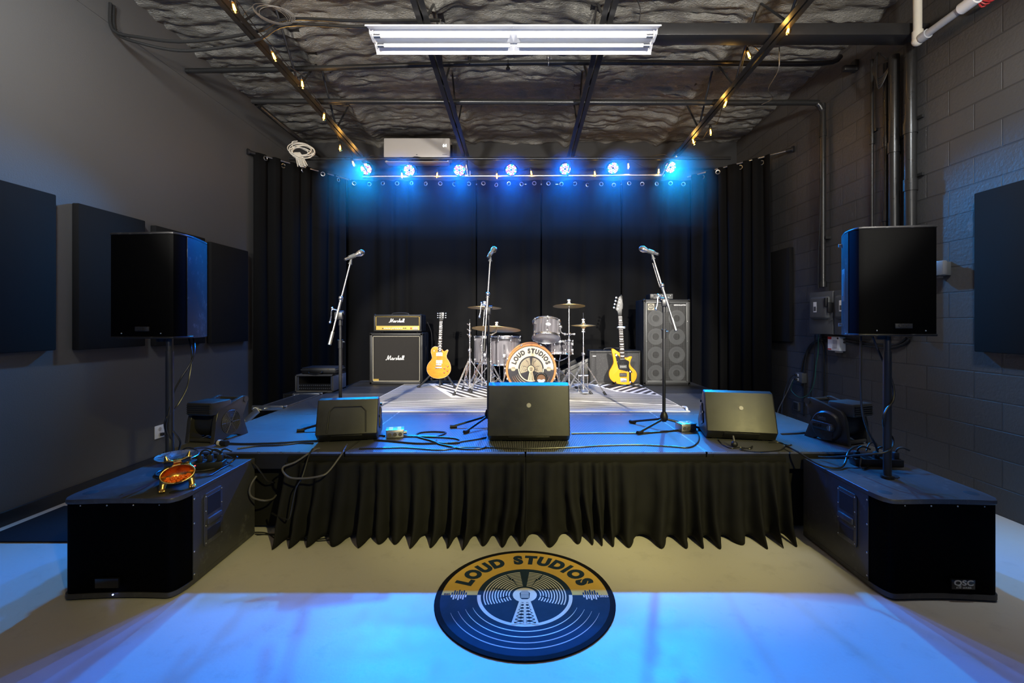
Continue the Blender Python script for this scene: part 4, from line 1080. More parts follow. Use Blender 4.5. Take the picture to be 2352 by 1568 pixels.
# ---------------------------------------------------------------- microphone stands
def mic_stand(base, clutch_z, boom_top, boom_end, mic_dir, feet, lab, mlab, grip_mat, double=False):
    bx, by = base; c = Vector((bx, by, clutch_z))
    t = thing('microphone_stand', lab, 'microphone stand', (bx, by, SH), 0, 'microphone stands on the stage')
    L = lambda p: Vector(p)-Vector((bx, by, SH))
    zc = clutch_z-SH
    bm = nb(); cyl(bm, (0, 0, 0.09), (0, 0, zc*0.76), 0.0135, n=14); cyl(bm, (0, 0, zc*0.74), (0, 0, zc-0.01), 0.0095, n=12); obj('pole', bm, M['steel_black'], t)
    bm = nb(); cyl(bm, (0, 0, zc*0.72), (0, 0, zc*0.79), 0.018, n=14); cyl(bm, (0, 0, zc*0.785), (0, 0, zc*0.795), 0.021, n=14); cyl(bm, (0.012, 0, zc*0.775), (0.034, 0, zc*0.775), 0.006, n=8); obj('height_clutch', bm, M['black'], t)
    bm = nb(); lathe(bm, [(0, 0.055), (0.016, 0.06), (0.030, 0.075), (0.032, 0.10), (0.022, 0.13), (0.015, 0.14), (0, 0.14)], n=16); obj('hub', bm, M['black'], t)
    for a in feet:
        e = Vector((math.cos(R(a))*0.30, math.sin(R(a))*0.30, 0.014))
        bm = nb(); cyl(bm, (0, 0, 0.085), e, 0.0095, n=10); o = obj('leg', bm, M['steel_black'], t)
        d = e.normalized(); bm = nb(); cyl(bm, e-d*0.04, e+d*0.015, 0.0135, n=10); obj('rubber_foot', bm, M['black_soft'], o)
    A, B = L(boom_top), L(boom_end); pv = Vector((0, 0, zc))
    bm = nb(); cyl(bm, A, B, 0.0075, n=12); o = obj('boom', bm, M['alu'], t)
    d = (A-B).normalized()
    q = B+d*((pv-B).dot(d))
    bm = nb(); cyl(bm, B-d*0.005, B+d*0.10, 0.0135, n=14); obj('counterweight', bm, grip_mat, o)
    bm = nb(); cyl(bm, q-d*0.035, q+d*0.12, 0.0115, n=12); obj('boom_sleeve', bm, M['alu'], o)
    bm = nb(); ball(bm, q+d*0.145+Vector((0, -0.012, 0)), 0.018); cyl(bm, q+d*0.115, q+d*0.15, 0.015, n=12); obj('boom_knob', bm, M['alu'], o)
    if double:
        off = Vector((-0.020, 0, 0.0)); bm = nb(); cyl(bm, q+d*0.13+off, A-d*0.05+off*0.9, 0.004, n=8); cyl(bm, q+d*0.13+off*0.4+Vector((0, -.01, 0)), A-d*0.05+off*0.3+Vector((0, -.01, 0)), 0.004, n=8); obj('boom_rod', bm, M['alu'], o)
    bm = nb(); cyl(bm, pv-Vector((0, 0, 0.07)), pv+Vector((0, 0, 0.0)), 0.015, n=12); box(bm, (q+pv)/2, ((q-pv).length+0.03, 0.03, 0.06), bev=0.008); cyl(bm, pv+Vector((-0.03, 0, 0.03)), pv+Vector((0.03, 0, 0.03)), 0.017, n=12)
    obj('swivel_clamp', bm, M['black'], t)
    bm = nb(); s = -1 if A.x > B.x else -1
    tube(bm, [pv+Vector((s*0.02, -0.02, 0.05)), pv+Vector((s*0.055, -0.03, 0.055)), pv+Vector((s*0.062, -0.03, 0.0)), pv+Vector((s*0.072, -0.03, -0.04))], 0.005, 8, 3); ball(bm, pv+Vector((s*0.055, -0.03, 0.068)), 0.010); ball(bm, pv+Vector((s*0.072, -0.03, -0.045)), 0.010)
    obj('wing_lever', bm, M['chrome'], t)
    bm = nb(); cyl(bm, A-d*0.012, A+d*0.022, 0.013, 0.009, n=12); cyl(bm, A-d*0.016, A-d*0.008, 0.016, n=12)
    md = Vector(mic_dir).normalized(); cp = A+d*0.055
    cyl(bm, A+d*0.015, cp, 0.007, n=8)
    Mc, _ = align(cp-md*0.028, cp+md*0.028)
    lathe(bm, [(0.017, -0.028), (0.0185, 0.028), (0.0145, 0.028), (0.0135, -0.028), (0.017, -0.028)], Mc, 16); obj('mic_clip', bm, M['grey_box'], t)
    mt = thing('microphone', mlab, 'microphone', (bx, by, SH), 0, 'vocal microphones on booms')
    Q = lambda z0, z1: align(cp+md*z0, cp+md*z1)[0] @ T((0, 0, -(z1-z0)/2))
    bm = nb(); lathe(bm, [(0, 0.0), (0.0095, 0.0), (0.0108, 0.004), (0.0118, 0.06), (0.016, 0.118), (0.0215, 0.128), (0.0215, 0.134)], Q(-0.07, 0.09), 18); obj('body', bm, M['alu'], mt)
    bm = nb(); lathe(bm, [(0.0, 0.002), (0.007, 0.002), (0.007, -0.002), (0.0, -0.002)], Q(-0.0735, 0.09), 12); obj('connector', bm, M['black'], mt)
    bm = nb(); lathe(bm, [(0.0215, 0.134), (0.0255, 0.142), (0.0265, 0.152), (0.0265, 0.157)], Q(-0.07, 0.09), 20)
    lathe(bm, [(0.0265, 0.157), (0.0250, 0.172), (0.018, 0.184), (0, 0.189)], Q(-0.07, 0.09), 20); obj('mesh_head', bm, M['chrome'], mt)
    return t
bL = on(782, 985, SH)
mic_stand((bL.x, bL.y), EYE+(740-727)*bL.y/F, at(805, 603, bL.y+0.10), at(757, 790, bL.y-0.10), (0.55, 0.65, 0.42), (200, 330, 90),
          'microphone stand behind the left floor monitor, boom leaning right', 'silver microphone on the left boom', M['alu'])
bC = on(1122, 978, SH)
mic_stand((bC.x, bC.y), EYE+(740-715)*bC.y/F, at(1126, 596, bC.y+0.12), at(1112, 806, bC.y-0.12), (0.25, 0.75, 0.5), (195, 238, 60),
          'microphone stand left of the largest floor monitor, boom nearly upright', 'silver microphone on the middle boom', M['black'])
bR = on(1525, 985, SH)
mic_stand((bR.x, bR.y), EYE+(740-697)*bR.y/F, at(1500, 592, bR.y+0.10), at(1552, 758, bR.y-0.10), (-0.6, 0.65, 0.36), (215, 350, 135),
          'microphone stand in the open at the right, boom leaning left', 'silver microphone on the right boom', M['alu'], True)
# ---------------------------------------------------------------- guitar half stack
def strokes(bm, S, Mx, r):
    for s in S: tube(bm, [Mx @ Vector((x, y, 0)) for x, y in s], r, 6, 5)
SCRIPT = [[(0.0, 0.1), (0.25, 0.0), (0.5, 0.3), (0.75, 1.0), (0.95, 1.55), (1.0, 1.2), (0.9, 0.3), (0.95, 0.12), (1.3, 0.7), (1.75, 1.5), (1.75, 1.0), (1.6, 0.25), (1.75, 0.08), (2.0, 0.3)],
          [(2.6, 0.62), (2.35, 0.70), (2.1, 0.35), (2.2, 0.08), (2.45, 0.2), (2.65, 0.62), (2.6, 0.15), (2.75, 0.1), (3.0, 0.5)],
          [(2.95, 0.08), (3.02, 0.40), (3.06, 0.66)], [(3.03, 0.42), (3.16, 0.62), (3.32, 0.66), (3.38, 0.56)],
          [(3.92, 0.58), (3.80, 0.68), (3.64, 0.62), (3.66, 0.46), (3.82, 0.32), (3.80, 0.12), (3.62, 0.06), (3.50, 0.14)],
          [(3.98, 0.2), (4.3, 0.6), (4.6, 1.3), (4.5, 1.45), (4.35, 0.9), (4.2, 0.06)], [(4.22, 0.2), (4.45, 0.62), (4.6, 0.6), (4.5, 0.2), (4.65, 0.07), (4.85, 0.3)],
          [(5.3, 0.62), (5.05, 0.70), (4.85, 0.35), (4.95, 0.08), (5.2, 0.2), (5.38, 0.62), (5.32, 0.15), (5.45, 0.1), (5.65, 0.35)],
          [(5.65, 0.35), (5.95, 0.9), (6.05, 1.4), (5.9, 1.4), (5.75, 0.6), (5.8, 0.1), (6.0, 0.2)], [(6.0, 0.2), (6.3, 0.8), (6.45, 1.4), (6.3, 1.4), (6.12, 0.6), (6.2, 0.1), (6.4, 0.2)]]
def script_logo(cx, z, width, y, r):
    s = width/6.45; return T((cx-width/2, y, z)) @ FRONT @ Matrix.Diagonal((s, s, s, 1))
def corners(bm, w, d, h, r=0.022):
    for sx in (-1, 1):
        for z in (0, h):
            ball(bm, (sx*(w/2-0.014), 0.014, z+(0.014 if z == 0 else -0.014)), 0.021, (1, 1, 1), I4, 10, 6)
t = thing('guitar_cabinet', 'large black guitar speaker cabinet at the back left, script lettering across its cloth', 'guitar cabinet', (-1.735, 6.26, SH))
w, d, h = 0.735, 0.36, 0.71
bm = nb()
box(bm, (0, d/2+0.03, h/2), (w, d-0.03, h), bev=0.018)
for s in (-1, 1): box(bm, (s*(w/2-0.022), 0.03, h/2), (0.044, 0.10, h), bev=0.012)
box(bm, (0, 0.03, 0.022), (w, 0.10, 0.044), bev=0.012); box(bm, (0, 0.03, h-0.022), (w, 0.10, 0.044), bev=0.012)
obj('cabinet', bm, M['tolex'], t, 40)
bm = nb(); box(bm, (0, 0.02, h/2), (w-0.086, 0.03, h-0.086)); obj('grille_cloth', bm, M['grillcloth'], t, 0)
bm = nb(); e = 0.008
for s in (-1, 1): box(bm, (s*(w/2-0.047), 0.001, h/2), (e, 0.012, h-0.088)); box(bm, (0, 0.001, h/2+s*(h/2-0.047)), (w-0.088, 0.012, e))
obj('piping', bm, M['piping'], t, 0)
bm = nb(); strokes(bm, SCRIPT, script_logo(-0.02, h*0.475, 0.255, 0.000, 0), 0.0052); obj('script_lettering', bm, M['white'], t)
bm = nb(); box(bm, (-0.285, 0.002, 0.062), (0.085, 0.006, 0.030)); obj('model_plate', bm, M['brass_panel'], t, 0)
bm = nb(); corners(bm, w, d, h); obj('corner_guard', bm, M['black'], t)
bm = nb(); box(bm, (w/2+0.002, d*0.62, h*0.55), (0.004, 0.10, 0.24), bev=0.001); obj('side_handle', bm, M['black'], t)

t = thing('amplifier_head', 'black and gold guitar amplifier head sitting on the guitar cabinet', 'amplifier', (-1.725, 6.29, SH+0.727))
w, d, h = 0.66, 0.28, 0.235
bm = nb(); box(bm, (0, d/2+0.02, h/2), (w, d-0.02, h), bev=0.016)
for s in (-1, 1): box(bm, (s*(w/2-0.014), 0.03, h/2), (0.028, 0.09, h), bev=0.01)
box(bm, (0, 0.03, 0.012), (w, 0.09, 0.024), bev=0.008); box(bm, (0, 0.03, h-0.014), (w, 0.09, 0.028), bev=0.01)
obj('cabinet', bm, M['tolex'], t, 40)
bm = nb(); box(bm, (0, 0.015, h*0.60), (w-0.06, 0.014, h*0.55)); obj('front_cloth', bm, M['grillcloth'], t, 0)
bm = nb(); e = 0.005
for s in (-1, 1): box(bm, (s*(w/2-0.031), 0.006, h*0.60), (e, 0.008, h*0.56))
box(bm, (0, 0.006, h*0.875), (w-0.06, 0.008, e)); box(bm, (0, 0.006, h*0.325), (w-0.06, 0.008, e)); obj('piping', bm, M['brass_panel'], t, 0)
bm = nb(); box(bm, (0, 0.010, h*0.195), (w-0.06, 0.012, h*0.235)); o = obj('control_panel', bm, M['brass_panel'], t, 0)
for i in range(11):
    x = -0.205+0.0245*i+(0.012 if i > 4 else 0)
    bm = nb(); cyl(bm, (x, 0.004, h*0.19), (x, -0.012, h*0.19), 0.0085, 0.007, 12); obj('knob', bm, M['white'] if i not in (0,) else M['black'], o)
bm = nb()
for x in (0.085, 0.11): cyl(bm, (x, 0.004, h*0.2), (x, 0.001, h*0.2), 0.009, n=12)
obj('input_jack', bm, M['black'], o)
bm = nb(); box(bm, (0.185, 0.0, h*0.2), (0.018, 0.012, 0.022), bev=0.003); obj('rocker_switch', bm, M['red'], o)
bm = nb(); box(bm, (0.245, 0.002, h*0.2), (0.065, 0.006, 0.042)); obj('plate', bm, M['piping'], o, 0)
bm = nb(); strokes(bm, SCRIPT, script_logo(-0.015, h*0.54, 0.215, 0.004, 0), 0.0045); obj('script_lettering', bm, M['white'], t)
bm = nb(); tube(bm, [(-0.12, 0.14, h), (-0.10, 0.14, h+0.018), (0, 0.14, h+0.024), (0.10, 0.14, h+0.018), (0.12, 0.14, h)], 0.009, 8, 4); obj('handle', bm, M['black'], t)
bm = nb(); corners(bm, w, d, h); obj('corner_guard', bm, M['black'], t)
bm = nb()
for x in (-0.26, 0.26):
    for y in (0.06, 0.26): cyl(bm, (x, y, -0.016), (x, y, 0.004), 0.014, n=10)
obj('foot', bm, M['black_soft'], t)
bm = nb(); tube(bm, [(-1.36, 6.5, SH+0.86), (-1.30, 6.5, SH+0.70), (-1.29, 6.48, SH+0.45), (-1.32, 6.5, SH+0.25), (-1.345, 6.52, SH+0.20)], 0.006, 6, 6)
tag(obj('speaker_cable', bm, M['cable']), 'black cable from the amplifier head down the side of the guitar cabinet', 'cable')

# ---------------------------------------------------------------- eight-speaker bass cabinet
t = thing('bass_cabinet', 'tall bass cabinet with eight round speakers behind a wire grille', 'bass cabinet', (1.955, 6.16, SH))
w, d, h = 0.635, 0.42, 1.165
bm = nb(); box(bm, (0, d/2+0.04, h/2), (w, d-0.06, h), bev=0.012)
for s in (-1, 1): box(bm, (s*(w/2-0.018), 0.03, h/2), (0.036, 0.07, h), bev=0.008)
box(bm, (0, 0.03, 0.024), (w, 0.07, 0.048), bev=0.008); box(bm, (0, 0.03, h-0.02), (w, 0.07, 0.04), bev=0.008)
obj('cabinet', bm, M['tolex'], t, 40)
bm = nb()
for s in (-1, 1): box(bm, (s*(w/2-0.042), 0.003, h/2), (0.026, 0.018, h-0.09), bev=0.003)
box(bm, (0, 0.003, 0.052), (w-0.07, 0.018, 0.026), bev=0.003); box(bm, (0, 0.003, h-0.040), (w-0.07, 0.018, 0.020), bev=0.003)
o = obj('grille_frame', bm, M['grey_box'], t, 30)
bm = nb()
for s in (-1, 1):
    for z in (0.06, 0.33, 0.60, 0.87, h-0.05): ball(bm, (s*(w/2-0.042), -0.007, z), 0.005)
obj('screw', bm, M['alu'], o)
for r in range(4):
    for c in (-1, 1):
        bm = nb(); Mx = T((c*0.142, 0.03, 0.165+0.248*r)) @ FRONT
        lathe(bm, [(0.0, 0.0), (0.045, 0.001)], Mx, 26); mi(bm, 1)
        lathe(bm, [(0.045, 0.001), (0.062, -0.004), (0.068, -0.002), (0.100, 0.010), (0.112, 0.008)], Mx, 26); mi(bm, 0)
        obj('speaker_cone', bm, [M['cone'], M['cone_dark']], t, 60, False)
bm = nb(); box(bm, (0, 0.045, h/2), (w-0.07, 0.02, h-0.08)); obj('baffle', bm, M['black'], t, 0)
bm = nb(); prism(bm, [(-0.055, 0.0), (0.055, 0.0), (0.055, -0.07), (0.0, -0.105), (-0.055, -0.07)], 0, 0.012, T((0, 0.035, h-0.075)) @ FRONT, 0.002); obj('horn', bm, M['cone'], t, 0)
bm = nb(); W2, H0, H1 = w/2-0.055, 0.065, h-0.05; n = int(2*W2/0.0125)
for i in range(n+1): x = -W2+2*W2*i/n; box(bm, (x, 0.008, (H0+H1)/2), (0.0022, 0.0022, H1-H0))
n = int((H1-H0)/0.0125)
for i in range(n+1): z = H0+(H1-H0)*i/n; box(bm, (0, 0.0055, z), (2*W2, 0.0022, 0.0022))
obj('wire_grille', bm, M['wire_grille'], t, 0)
bm = nb(); box(bm, (-0.215, 0.002, h-0.10), (0.088, 0.006, 0.088)); mi(bm, 0)
torus(bm, 0.030, 0.005, T((-0.215, -0.002, h-0.10)) @ RX(90), 20, 5); box(bm, (-0.215, -0.002, h-0.10), (0.006, 0.004, 0.05)); box(bm, (-0.215, -0.002, h-0.095), (0.06, 0.004, 0.005)); mi(bm, 1)
obj('logo_plate', bm, [M['piping'], M['ink']], t)
bm = nb(); box(bm, (0.175, 0.003, h-0.078), (0.185, 0.006, 0.030)); mi(bm, 1); words(bm, 'MEGOLIATH', 0.026, T((0.175, -0.001, h-0.078)) @ FRONT @ Matrix.Diagonal((1.12, 1, 1, 1)), 0.03); mi(bm, 0)
obj('name_plate', bm, [M['white'], M['ink']], t, 0)
bm = nb(); corners(bm, w, d, h); obj('corner_guard', bm, M['black'], t)

t = thing('bass_amplifier', 'small grey bass amplifier lying on top of the tall bass cabinet', 'amplifier', (1.93, 6.24, SH+1.169))
bm = nb(); box(bm, (-0.02, 0.12, 0.042), (0.31, 0.22, 0.07), bev=0.004); obj('case', bm, M['black'], t)
bm = nb(); box(bm, (0.0, 0.006, 0.042), (0.265, 0.008, 0.066)); o = obj('front_panel', bm, M['grey_box'], t, 0)
for i in range(9):
    bm = nb(); x = -0.115+0.0265*i; z = 0.028 if i % 2 else 0.050
    cyl(bm, (x, 0.003, z), (x, -0.012, z), 0.008, 0.006, 10); obj('knob', bm, M['alu'] if i % 3 else M['black'], o)
bm = nb(); box(bm, (0.115, 0.001, 0.045), (0.022, 0.004, 0.030)); obj('socket', bm, M['ink'], o, 0)
bm = nb()
for x in (-0.14, 0.10):
    for y in (0.04, 0.20): cyl(bm, (x, y, 0), (x, y, 0.01), 0.01, n=8)
obj('foot', bm, M['black_soft'], t)

# ---------------------------------------------------------------- combo amplifier and the slanted monitor behind the drums
t = thing('combo_amplifier', 'low black combo amplifier with sparkling grey grille, behind the yellow bass', 'amplifier', (1.275, 6.27, SH))
w, d, h = 0.70, 0.27, 0.465
bm = nb(); box(bm, (0, d/2+0.03, h/2), (w, d-0.03, h), bev=0.012)
for s in (-1, 1): box(bm, (s*(w/2-0.009), 0.03, h/2), (0.018, 0.08, h), bev=0.006)
box(bm, (0, 0.03, 0.016), (w, 0.08, 0.032), bev=0.008); box(bm, (0, 0.03, h-0.016), (w, 0.08, 0.032), bev=0.008)
obj('cabinet', bm, M['tolex'], t, 40)
bm = nb(); box(bm, (0, 0.014, h/2), (w-0.036, 0.02, h-0.062)); obj('grille_cloth', bm, M['sparkle'], t, 0)
bm = nb(); box(bm, (-0.285, 0.002, h-0.075), (0.045, 0.005, 0.012)); obj('badge', bm, M['alu'], t, 0)
bm = nb(); tube(bm, [(-0.13, 0.14, h), (-0.11, 0.14, h+0.02), (0, 0.14, h+0.028), (0.11, 0.14, h+0.02), (0.13, 0.14, h)], 0.009, 8, 4); obj('handle', bm, M['black'], t)

t = thing('floor_monitor', 'slanted black monitor standing on the stage behind the hi-hat stand', 'stage monitor', (0.50, 6.38, SH))
bm = nb(); prism(bm, [(0, 0.0), (0.46, 0.0), (0.50, 0.30), (0.44, 0.365), (0.0, 0.155), (-0.02, 0.11)], 0.0, 0.45, T((0, 0.45, 0)) @ FRONT, 0.012); obj('cabinet', bm, M['monitor_back'], t)
bm = nb(); tube(bm, [(0.03, -0.003, 0.045), (0.43, -0.003, 0.06), (0.46, -0.003, 0.28), (0.43, -0.003, 0.305), (0.03, -0.003, 0.105), (0.03, -0.003, 0.05)], 0.006, 6, 0); obj('panel_groove', bm, M['black_soft'], t)
bm = nb(); box(bm, (0.30, -0.002, 0.17), (0.13, 0.012, 0.06), RY(-26) @ T((0, 0, 0)), 0.004); obj('handle', bm, M['black_soft'], t)
bm = nb(); Mx = T((0.22, 0.225, 0.268)) @ RY(-25.5); box(bm, (0, 0, 0.002), (0.46, 0.42, 0.010), Mx, 0.002); obj('grille', bm, M['perf'], t, 0)

# ---------------------------------------------------------------- rack case beside the stage
t = thing('support_case', 'black road case standing on the floor beside the left end of the stage', 'road case', (-2.66, 5.80, 0))
bm = nb(); box(bm, (0, 0, SH/2-0.004), (0.50, 0.50, SH-0.02), bev=0.01); obj('case', bm, M['black'], t)
bm = nb()
for s in (-1, 1): box(bm, (s*0.247, -0.247, SH/2-0.004), (0.02, 0.02, SH-0.02)); box(bm, (0, -0.247, SH/2-0.004+s*(SH/2-0.02)), (0.48, 0.02, 0.02))
obj('edge_trim', bm, M['steel_black'], t, 0)
t = thing('rack_case', 'grey carpeted rack case with an open front at the left end of the stage', 'rack case', (-2.545, 5.56, SH))
w, d, h = 0.47, 0.40, 0.215
bm = nb(); e = 0.018
for s in (-1, 1): box(bm, (s*(w/2-e/2), d/2, h/2), (e, d, h), bev=0.003)
box(bm, (0, d/2, h-e/2), (w, d, e), bev=0.003); box(bm, (0, d/2, e/2), (w, d, e), bev=0.003); obj('shell', bm, plain('grey_carpet', (0.13, 0.13, 0.135, 1), 0.85, bump=0.5, bscale=500), t)
bm = nb(); box(bm, (0, d-0.02, h/2), (w-0.03, 0.01, h-0.03)); obj('back_panel', bm, M['black'], t, 0)
bm = nb(); box(bm, (0, 0.025, 0.062), (w-0.05, 0.012, 0.082)); o = obj('patch_panel', bm, M['black'], t, 0)
bm = nb()
for i in range(16):
    for z in (0.045, 0.083): cyl(bm, (-0.185+0.0245*i, 0.020, z), (-0.185+0.0245*i, 0.012, z), 0.0075, n=8)
obj('jack', bm, M['alu'], o)
bm = nb()
for s in (-1, 1): box(bm, (s*(w/2-0.03), 0.02, h/2), (0.018, 0.01, h-0.05))
obj('rack_rail', bm, M['alu'], t, 0)
t = thing('carry_case', 'soft black zip case lying on the rack case', 'case', (-2.515, 5.58, SH+0.217))
bm = nb(); box(bm, (0, 0.17, 0.04), (0.43, 0.30, 0.08), bev=0.02, seg=3); obj('case', bm, M['black_soft'], t)
bm = nb(); tube(bm, [(-0.21, 0.014, 0.052), (0.21, 0.014, 0.052), (0.216, 0.02, 0.052), (0.216, 0.31, 0.052)], 0.004, 6, 0); obj('zip', bm, M['grey_box'], t)
bm = nb(); tube(bm, [(-0.11, 0.018, 0.035), (-0.10, -0.01, 0.015), (-0.04, -0.022, 0.004), (0.0, -0.022, 0.004), (0.05, -0.01, 0.02), (0.055, 0.018, 0.035)], 0.007, 8, 4); obj('handle', bm, M['black'], t)
bm = nb(); box(bm, (0.125, 0.012, 0.060), (0.014, 0.006, 0.008)); obj('zip_pull', bm, M['gold'], t)

# ---------------------------------------------------------------- electric guitar (outline in sixths of a pixel of the picture, scaled to metres)
def plan(pts, u, x0, y0): return [((x-x0)*u, (y0-y)*u) for x, y in pts]
def round_plan(pts, u, x0, y0, k=5): return [(p.x, p.y) for p in smooth_path([Vector((x, y, 0)) for x, y in plan(pts, u, x0, y0)], k, True)]
def leaned(t_loc, lean, roll=0): return (t_loc, (R(-lean), R(roll), 0))
u = 0.001034; gx, gy = 1016, 1150
loc, rot = leaned((-1.105, 6.02, SH+0.115), 3.5)
t = thing('electric_guitar', 'amber single-cutaway electric guitar on a floor stand beside the guitar cabinet', 'guitar', loc, 0, None, rot)
GP = lambda pts: plan(pts, u, gx, gy)
body = round_plan([(1000, 752), (958, 746), (922, 775), (914, 815), (926, 865), (930, 905), (895, 945), (868, 995), (866, 1050), (890, 1100), (940, 1138), (1012, 1152), (1088, 1138), (1140, 1100), (1166, 1050), (1164, 985), (1142, 930), (1118, 895), (1112, 860), (1122, 825), (1133, 795), (1118, 786), (1096, 806), (1070, 808), (1056, 795), (1050, 775)], u, gx, gy)
bm = nb(); prism(bm, body, -0.028, 0.022, FRONT, 0.007, 3); obj('body', bm, M['flame'], t, 45)
bm = nb(); tube(bm, [FRONT @ Vector((x, y, 0.020)) for x, y in body], 0.002, 6, 0, True); obj('binding', bm, M['pearl'], t)
bm = nb(); prism(bm, GP([(1002, 825), (1052, 825), (1058, 410), (1022, 410)]), -0.002, 0.030, FRONT, 0.004); o = obj('neck', bm, M['rosewood'], t, 30)
bm = nb()
for i in range(16): y = 820-405*(1-2**(-i/11.0))/(1-2**(-16/11.0)); xa_, xb_ = 1002+20*(820-y)/410, 1052+6*(820-y)/410; poly(bm, GP([(xa_, y), (xb_, y), (xb_, y-3), (xa_, y-3)]), FRONT, 0.0312)
obj('fret', bm, M['alu'], o, 0)
for y, hh in ((795, 14), (765, 14), (730, 14), (685, 16), (632, 16), (590, 16), (545, 18), (492, 18)):
    bm = nb(); poly(bm, GP([(1019, y+hh/2), (1042, y+hh/2), (1044, y-hh/2), (1022, y-hh/2)]), FRONT, 0.0310); obj('inlay', bm, M['pearl'], o, 0)
bm = nb(); prism(bm, GP([(1018, 415), (1060, 415), (1066, 392), (1078, 320), (1066, 300), (1050, 312), (1036, 300), (1020, 322), (1012, 392)]), 0.0, 0.016, FRONT, 0.003); o = obj('headstock', bm, M['black'], t, 30)
for s, x in ((-1, 1006), (1, 1082)):
    for y in (318, 345, 372):
        bm = nb(); p = Vector(GP([(x, y)])[0]+(0,)); q = FRONT @ Vector((p.x, p.y, 0.008)); cyl(bm, q, q+Vector((-s*-0.014, 0, 0)), 0.0035, n=8); ball(bm, q+Vector((s*0.014, 0, 0)), 0.009, (1, 0.5, 0.8)); cyl(bm, q+Vector((-s*0.018, -0.008, 0)), q+Vector((-s*0.018, -0.016, 0)), 0.005, n=8)
        obj('tuner', bm, M['chrome'], o)
for y0_, y1_ in ((828, 862), (922, 958)):
    bm = nb(); prism(bm, GP([(982, y1_+4), (1062, y1_+4), (1062, y0_-4), (982, y0_-4)]), 0.022, 0.028, FRONT, 0.002); o = obj('pickup_ring', bm, M['pearl'], t, 0)
    bm = nb(); prism(bm, GP([(992, y1_-1), (1052, y1_-1), (1052, y0_+1), (992, y0_+1)]), 0.026, 0.034, FRONT, 0.002); obj('pickup', bm, M['chrome'], o, 0)
bm = nb(); prism(bm, GP([(980, 990), (1050, 990), (1050, 970), (980, 970)]), 0.022, 0.036, FRONT, 0.003); prism(bm, GP([(970, 1024), (1056, 1024), (1056, 1004), (970, 1004)]), 0.022, 0.038, FRONT, 0.005); obj('bridge', bm, M['chrome'], t)
bm = nb()
for i in range(6): x1, x0_ = 992+i*9, 1025+i*5.5; p, q = GP([(x1, 1010), (x0_, 412)]); tube(bm, [FRONT @ Vector((p[0], p[1], 0.038)), FRONT @ Vector((q[0], q[1], 0.034))], 0.0007, 4, 0)
obj('string', bm, M['alu'], t)
for x, y in ((1130, 1000), (1088, 1024), (1127, 1054), (1086, 1078)):
    bm = nb(); p = GP([(x, y)])[0]; lathe(bm, [(0.012, 0.020), (0.010, 0.034), (0, 0.035)], FRONT @ T((p[0], p[1], 0)), 14); obj('knob', bm, M['amber_knob'], t)
bm = nb(); p = GP([(955, 800)])[0]; lathe(bm, [(0.008, 0.020), (0.007, 0.026), (0, 0.027)], FRONT @ T((p[0], p[1], 0)), 12); cyl(bm, FRONT @ Vector((p[0], p[1], 0.02)), FRONT @ Vector((p[0]+0.006, p[1]+0.004, 0.042)), 0.003, n=8); obj('toggle_switch', bm, M['pearl'], t)
# its stand
t = thing('guitar_stand', 'black A-frame stand holding the amber guitar', 'guitar stand', (-1.105, 6.02, SH))
for s, ex in ((-1, -0.245), (1, 0.225)):
    bm = nb(); cyl(bm, (s*0.07, 0.03, 0.20), (ex, -0.10, 0.015), 0.013, n=10); o = obj('leg', bm, M['steel_black'], t)
    bm = nb(); cyl(bm, (ex-s*0.012, -0.095, 0.022), (ex+s*0.02, -0.108, 0.010), 0.017, n=10); obj('rubber_foot', bm, M['black_soft'], o)
    bm = nb(); tube(bm, [(s*0.05, 0.06, 0.13), (s*0.09, 0.02, 0.105), (s*0.09, -0.05, 0.105), (s*0.09, -0.075, 0.125)], 0.011, 8, 3); obj('cradle_arm', bm, M['black_soft'], t)
bm = nb(); cyl(bm, (0, 0.07, 0.0), (0, 0.085, 0.22), 0.012, n=10); box(bm, (0, 0.05, 0.18), (0.18, 0.05, 0.05), bev=0.01); cyl(bm, (0.0, 0.06, 0.12), (0.0, 0.24, 0.012), 0.012, n=10); obj('frame', bm, M['steel_black'], t)
bm = nb(); tube(bm, [(0.11, 6.2-6.2, 0.02), (0.02, 0.12, 0.012), (-0.08, 0.16, 0.012), (0.16, 0.25, 0.012)], 0.005, 6, 4); 
o = tag(obj('guitar_cable', bm, M['cable']), 'black cable on the rug behind the amber guitar stand', 'cable'); o.location = (-1.06, 6.2, SH+0.006)

# ---------------------------------------------------------------- bass guitar
u = 0.000952; gx, gy = 752, 1425
loc, rot = leaned((1.325, 6.0, SH+0.035), 3)
t = thing('bass_guitar', 'yellow bass guitar with a black plate, leaning before the combo amplifier', 'guitar', loc, 0, None, rot)
GP = lambda pts: plan(pts, u, gx, gy)
body = round_plan([(705, 985), (690, 975), (655, 950), (622, 930), (604, 930), (598, 945), (612, 1020), (622, 1085), (622, 1130), (596, 1185), (566, 1240), (560, 1290), (574, 1340), (612, 1382), (670, 1410), (752, 1424), (830, 1420), (890, 1395), (930, 1345), (942, 1290), (930, 1245), (896, 1205), (862, 1170), (850, 1130), (862, 1080), (880, 1045), (872, 1036), (845, 1036), (815, 1056), (782, 1058), (770, 1030)], u, gx, gy, 4)
bm = nb(); prism(bm, body, -0.024, 0.016, FRONT, 0.007, 3); obj('body', bm, M['yellow'], t, 45)
bm = nb(); prism(bm, GP([(640, 995), (662, 1000), (705, 1040), (712, 1072), (780, 1072), (840, 1105), (832, 1170), (845, 1210), (885, 1255), (875, 1262), (840, 1252), (690, 1215), (668, 1120)]), 0.016, 0.0195, FRONT); o = obj('pickguard', bm, M['black_gloss'], t, 0)
bm = nb()
